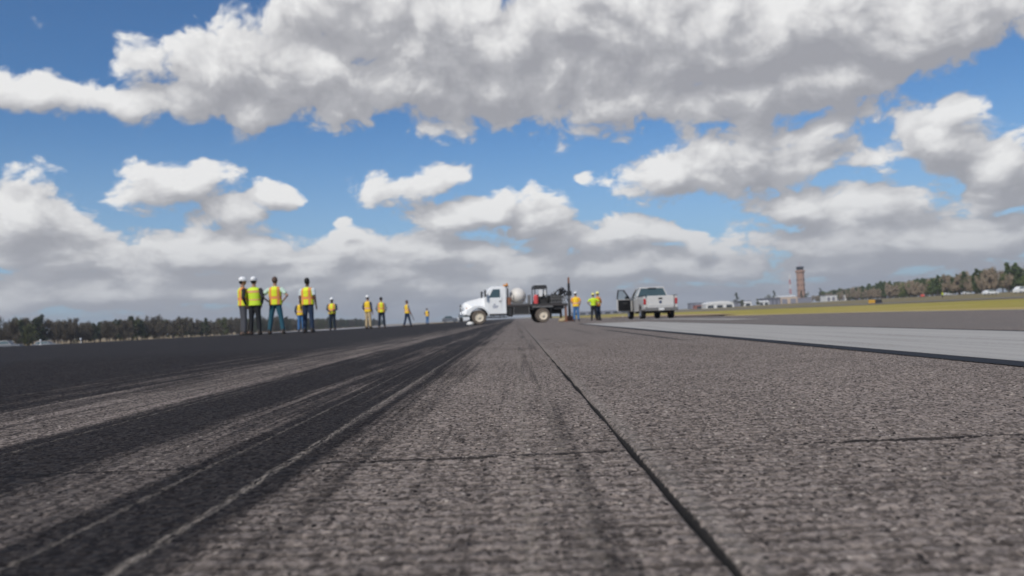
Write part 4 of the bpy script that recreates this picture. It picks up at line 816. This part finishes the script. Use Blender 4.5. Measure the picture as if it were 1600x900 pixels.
def person(x, y, H, rz, label, legs=.09, arms=('down', 'down'), skin=SK, trousers='dark_jeans', shirt='white_shirt', sleeve='short', vest=YV, hat=None, hair='black_hair', stride=0.0, bulk=1.0, turn=0.0):
    r = empty('person', (x, y, gz(x, y)), rz, label, 'person', 'people in high visibility vests on the runway'); k = H/1.78; r.scale = (k, k, k)
    B = bulk; tors = [(0, 0, .86, .155*B, .105*B), (0, 0, .96, .165*B, .115*B), (0, .01, 1.10, .150*B, .108*B), (0, 0, 1.26, .172*B, .118*B), (0, -.01, 1.38, .185*B, .110*B), (0, -.01, 1.45, .140*B, .080), (0, 0, 1.49, .065, .062)]
    L = []
    for s in (-1, 1):
        st = stride*s; L.append([(s*.085, 0, .90), (s*(.085+legs*.45), st*.45+.01, .50), (s*(.085+legs*.8), st-.01, .09)])
    A = []
    for s, kk in zip((-1, 1), arms):
        e, w = ARMS[kk]; A.append([(s*.165*B, -.01, 1.42), (s*.205*B, -.01, 1.38), (s*e[0]*(.5+.5*B), e[1], e[2]), (s*w[0]*(.5+.5*B), w[1], w[2])])
    b = MB(); b.rings(tors, 18)
    b.tube([(0, 0, 1.44), (0, .005, 1.58)], [.062, .056], 12)
    hc = 1.665
    b.rings([(0, .012+.012*(q < 4), hc+.125*(-1+2*q/9), .077*math.sqrt(max(.02, 1-(-1+2*q/9)**2))*(.86 if q < 3 else 1), .097*math.sqrt(max(.02, 1-(-1+2*q/9)**2))) for q in range(10)], 18)
    b.box(-.011, .011, .10, .128, hc-.035, hc+.010, .003); b.box(-.028, .028, .088, .106, hc-.066, hc-.050)
    for s in (-1, 1): b.box(s*.082-.010, s*.082+.010, -.015, .022, hc-.03, hc+.03)
    for l in L: b.tube(l, [.085*B, .055, .038], 12); b.box(l[2][0]-.04, l[2][0]+.04, l[2][1]-.07, l[2][1]+.14, .02, .09)
    for s, a in zip((-1, 1), A):
        b.tube(a, [.055, .055, .041, .027], 12)
        w = Vector(a[3]); d = (w-Vector(a[2])).normalized(); side = d.cross(Vector((0, 1, 0))).normalized() if abs(d.y) < .9 else Vector((1, 0, 0)); side = Vector((0, 1, 0)) if abs(d.z) > .6 else Vector((0, 0, 1))
        p = w+d*.085; b.tube([w, w+d*.04+side*.0, p], [(.027, .022), (.036, .02), (.038, .018)], 10)
        for j, ln in enumerate((.068, .080, .074, .058)):
            o = p+side*(.030-.020*j); bend = Vector((-s*.25, .0, -.1)); b.tube([o-d*.015, o+d*ln*.55, o+d*ln+bend*.06], [.0105, .0095, .008], 6)
        b.tube([w+d*.02+side*.02, w+d*.055+side*.055, w+d*.09+side*.060], [.013, .011, .009], 6)
    b.build('body', skin, r, 0, True, .0125)
    t = MB(); t.rings([(q[0], q[1], q[2], q[3]+.014, q[4]+.014) for q in tors[:2]]+[(0, .005, 1.02, .160*B+.012, .112*B+.012)], 18)
    for l in L: t.tube([l[0], l[1], (l[2][0], l[2][1], .085)], [.104*B, .076, .066], 12)
    t.build('trousers', cloth[trousers], r, 0, True, .016)
    s_ = MB(); s_.rings([(0, .005, .94, .166*B+.014, .116*B+.014)]+[(q[0], q[1], q[2], q[3]+.014, q[4]+.014) for q in tors[2:6]]+[(0, 0, 1.495, .068, .065)], 18)
    for a in A:
        if sleeve == 'long': s_.tube(a[:3]+[tuple(Vector(a[2]).lerp(Vector(a[3]), .94))], [.068, .070, .056, .040], 12)
        else: s_.tube(a[:2]+[tuple(Vector(a[1]).lerp(Vector(a[2]), .72))], [.068, .072, .064], 12)
    s_.build('shirt' if sleeve == 'short' else 'jacket', cloth[shirt], r, 0, True, .016)
    if vest:
        v = MB(); v.rings([(0, .003, .90, .176*B+.038, .126*B+.036), (0, .003, 1.0, .170*B+.036, .120*B+.034), (0, .0, 1.12, .163*B+.034, .115*B+.034), (0, 0, 1.26, .176*B+.030, .118*B+.034), (0, -.01, 1.38, .180*B+.022, .110*B+.034), (0, -.01, 1.455, .140*B+.020, .080+.030), (0, -.01, 1.485, .085, .078)], 22)
        v.build('vest', vest, r, 0, True, .016)
    for s, l in zip((-1, 1), L):
        o = MB().rings([(l[2][0]+s*.006, l[2][1]+.035, 0, .052, .145), (l[2][0]+s*.006, l[2][1]+.035, .03, .054, .145), (l[2][0], l[2][1]+.015, .085, .048, .10), (l[2][0], l[2][1]-.005, .15, .055, .062)], 14).build('boot', bootm, r, 0, True)
    if hat is not None:
        h = MB(); h.rings([(0, .01, hc+.035, .098, .120), (0, .01, hc+.075, .100, .122), (0, .005, hc+.115, .088, .108), (0, .0, hc+.145, .060, .075), (0, 0, hc+.158, .015, .02)], 20); h.rings([(0, .035, hc+.028, .118, .150), (0, .035, hc+.036, .116, .148)], 20); h.tube([(0, -.10, hc+.09), (0, -.03, hc+.155), (0, .05, hc+.150), (0, .115, hc+.085)], .012, 6)
        h.build('hard_hat', hat, r, 0, True)
    hm = MB(); hm.rings([(0, -.022, hc-.055, .060, .066), (0, -.018, hc-.01, .080, .084), (0, -.010, hc+.04, .085, .094), (0, -.004, hc+.09, .074, .092), (0, 0, hc+.125, .045, .058), (0, 0, hc+.135, .01, .012)], 18)
    hm.build('hair', hairm[hair], r, 0, True)
    for s in (-1, 1): MB().rings([(s*.03, .100, hc+.002, .002, .002), (s*.03, .102, hc+.008, .010, .006), (s*.03, .100, hc+.014, .002, .002)], 8).build('eye', mat('dark_eye', (.02, .015, .012), .3), r)
    return r
person(-8.62, 25.2, 1.80, R(-58), 'person in white hard hat and yellow orange vest, leftmost of all, turned to the right', .05, ('fold', 'pocket'), SK, 'grey_trousers', 'black_jacket', 'long', YV, hatw)
person(-8.26, 25.2, 1.80, R(-6), 'person in white hard hat, lime vest with orange bands and black sleeves, back turned', .07, ('fold', 'pocket'), SK, 'black_trousers', 'black_jacket', 'long', BV, hatw, bulk=1.12)
person(-7.68, 25.5, 1.82, R(2), 'bareheaded person with hands on hips, legs apart, in orange striped vest and jeans', .16, ('akimbo', 'akimbo'), SK, 'teal_jeans', 'mint_shirt', 'short', YV, None, 'brown_hair')
person(-6.88, 26.4, 1.80, R(-10), 'black haired person in dark jeans, arms hanging, right of the hands on hips one', .06, ('down', 'down'), SKD, 'dark_jeans', 'white_shirt', 'short', YV, None, 'black_hair', bulk=1.05)
person(-11.50, 42.6, 1.74, R(20), 'person mostly hidden behind the black haired one, only yellow vest showing', .05, ('pocket', 'pocket'), SK, 'blue_jeans', 'navy_shirt', 'long', AV, hatw)
person(-10.20, 44.3, 1.78, R(176), 'person in white hard hat and dark trousers facing the camera with hands together', .05, ('front', 'front'), SKD, 'navy_trousers', 'navy_shirt', 'long', YV, hatw, bulk=1.08)
person(-8.04, 43.4, 1.78, R(-28), 'person in white hard hat and khaki trousers, back turned', .06, ('pocket', 'down'), SK, 'khaki_trousers', 'navy_shirt', 'long', AV, hatw)
person(-7.76, 46.1, 1.78, R(8), 'bareheaded black haired person right of the khaki trousers one', .10, ('pocket', 'pocket'), SK, 'navy_trousers', 'grey_shirt', 'long', YV, None, 'black_hair')
person(-7.35, 54.0, 1.78, R(-50), 'person striding with a dark rod, alone between the pair and the far small one', .02, ('down', 'rod'), SK, 'dark_jeans', 'grey_shirt', 'short', AV, None, 'brown_hair', .22)
person(-9.84, 88.6, 1.76, R(-30), 'farthest and smallest person, left of the drill truck, in yellow vest and blue jeans', .05, ('pocket', 'pocket'), SK, 'blue_jeans', 'navy_shirt', 'short', AV, None, 'brown_hair')
person(3.74, 49.2, 1.80, R(-6), 'person in white hard hat and light blue jeans just right of the drill mast', .06, ('front', 'pocket'), SK, 'blue_jeans', 'orange_shirt', 'short', AV, hatw)
person(5.02, 51.2, 1.74, R(12), 'person in all lime shirt with elbows out and black trousers', .09, ('akimbo', 'akimbo'), SK, 'black_trousers', 'lime_shirt', 'short', None, haty, bulk=1.1)
person(5.42, 52.2, 1.84, R(50), 'person in orange vest standing behind the lime shirted one', .07, ('pocket', 'pocket'), SK, 'dark_jeans', 'orange_shirt', 'long', OV, haty)
person(128.5, 240, 1.80, R(30), 'lone far person in lime clothes on the grass before the brown wood', .05, ('pocket', 'pocket'), SK, 'black_trousers', 'lime_shirt', 'long', BV, haty, bulk=1.1)
rod = MB().tube([(-6.86, 53.62, gz(-7, 53.8)+.42), (-7.20, 53.80, gz(-7, 53.8)+1.28)], .022, 8).build('survey_rod', blk); tag(rod, 'dark rod carried by the striding person', 'rod')
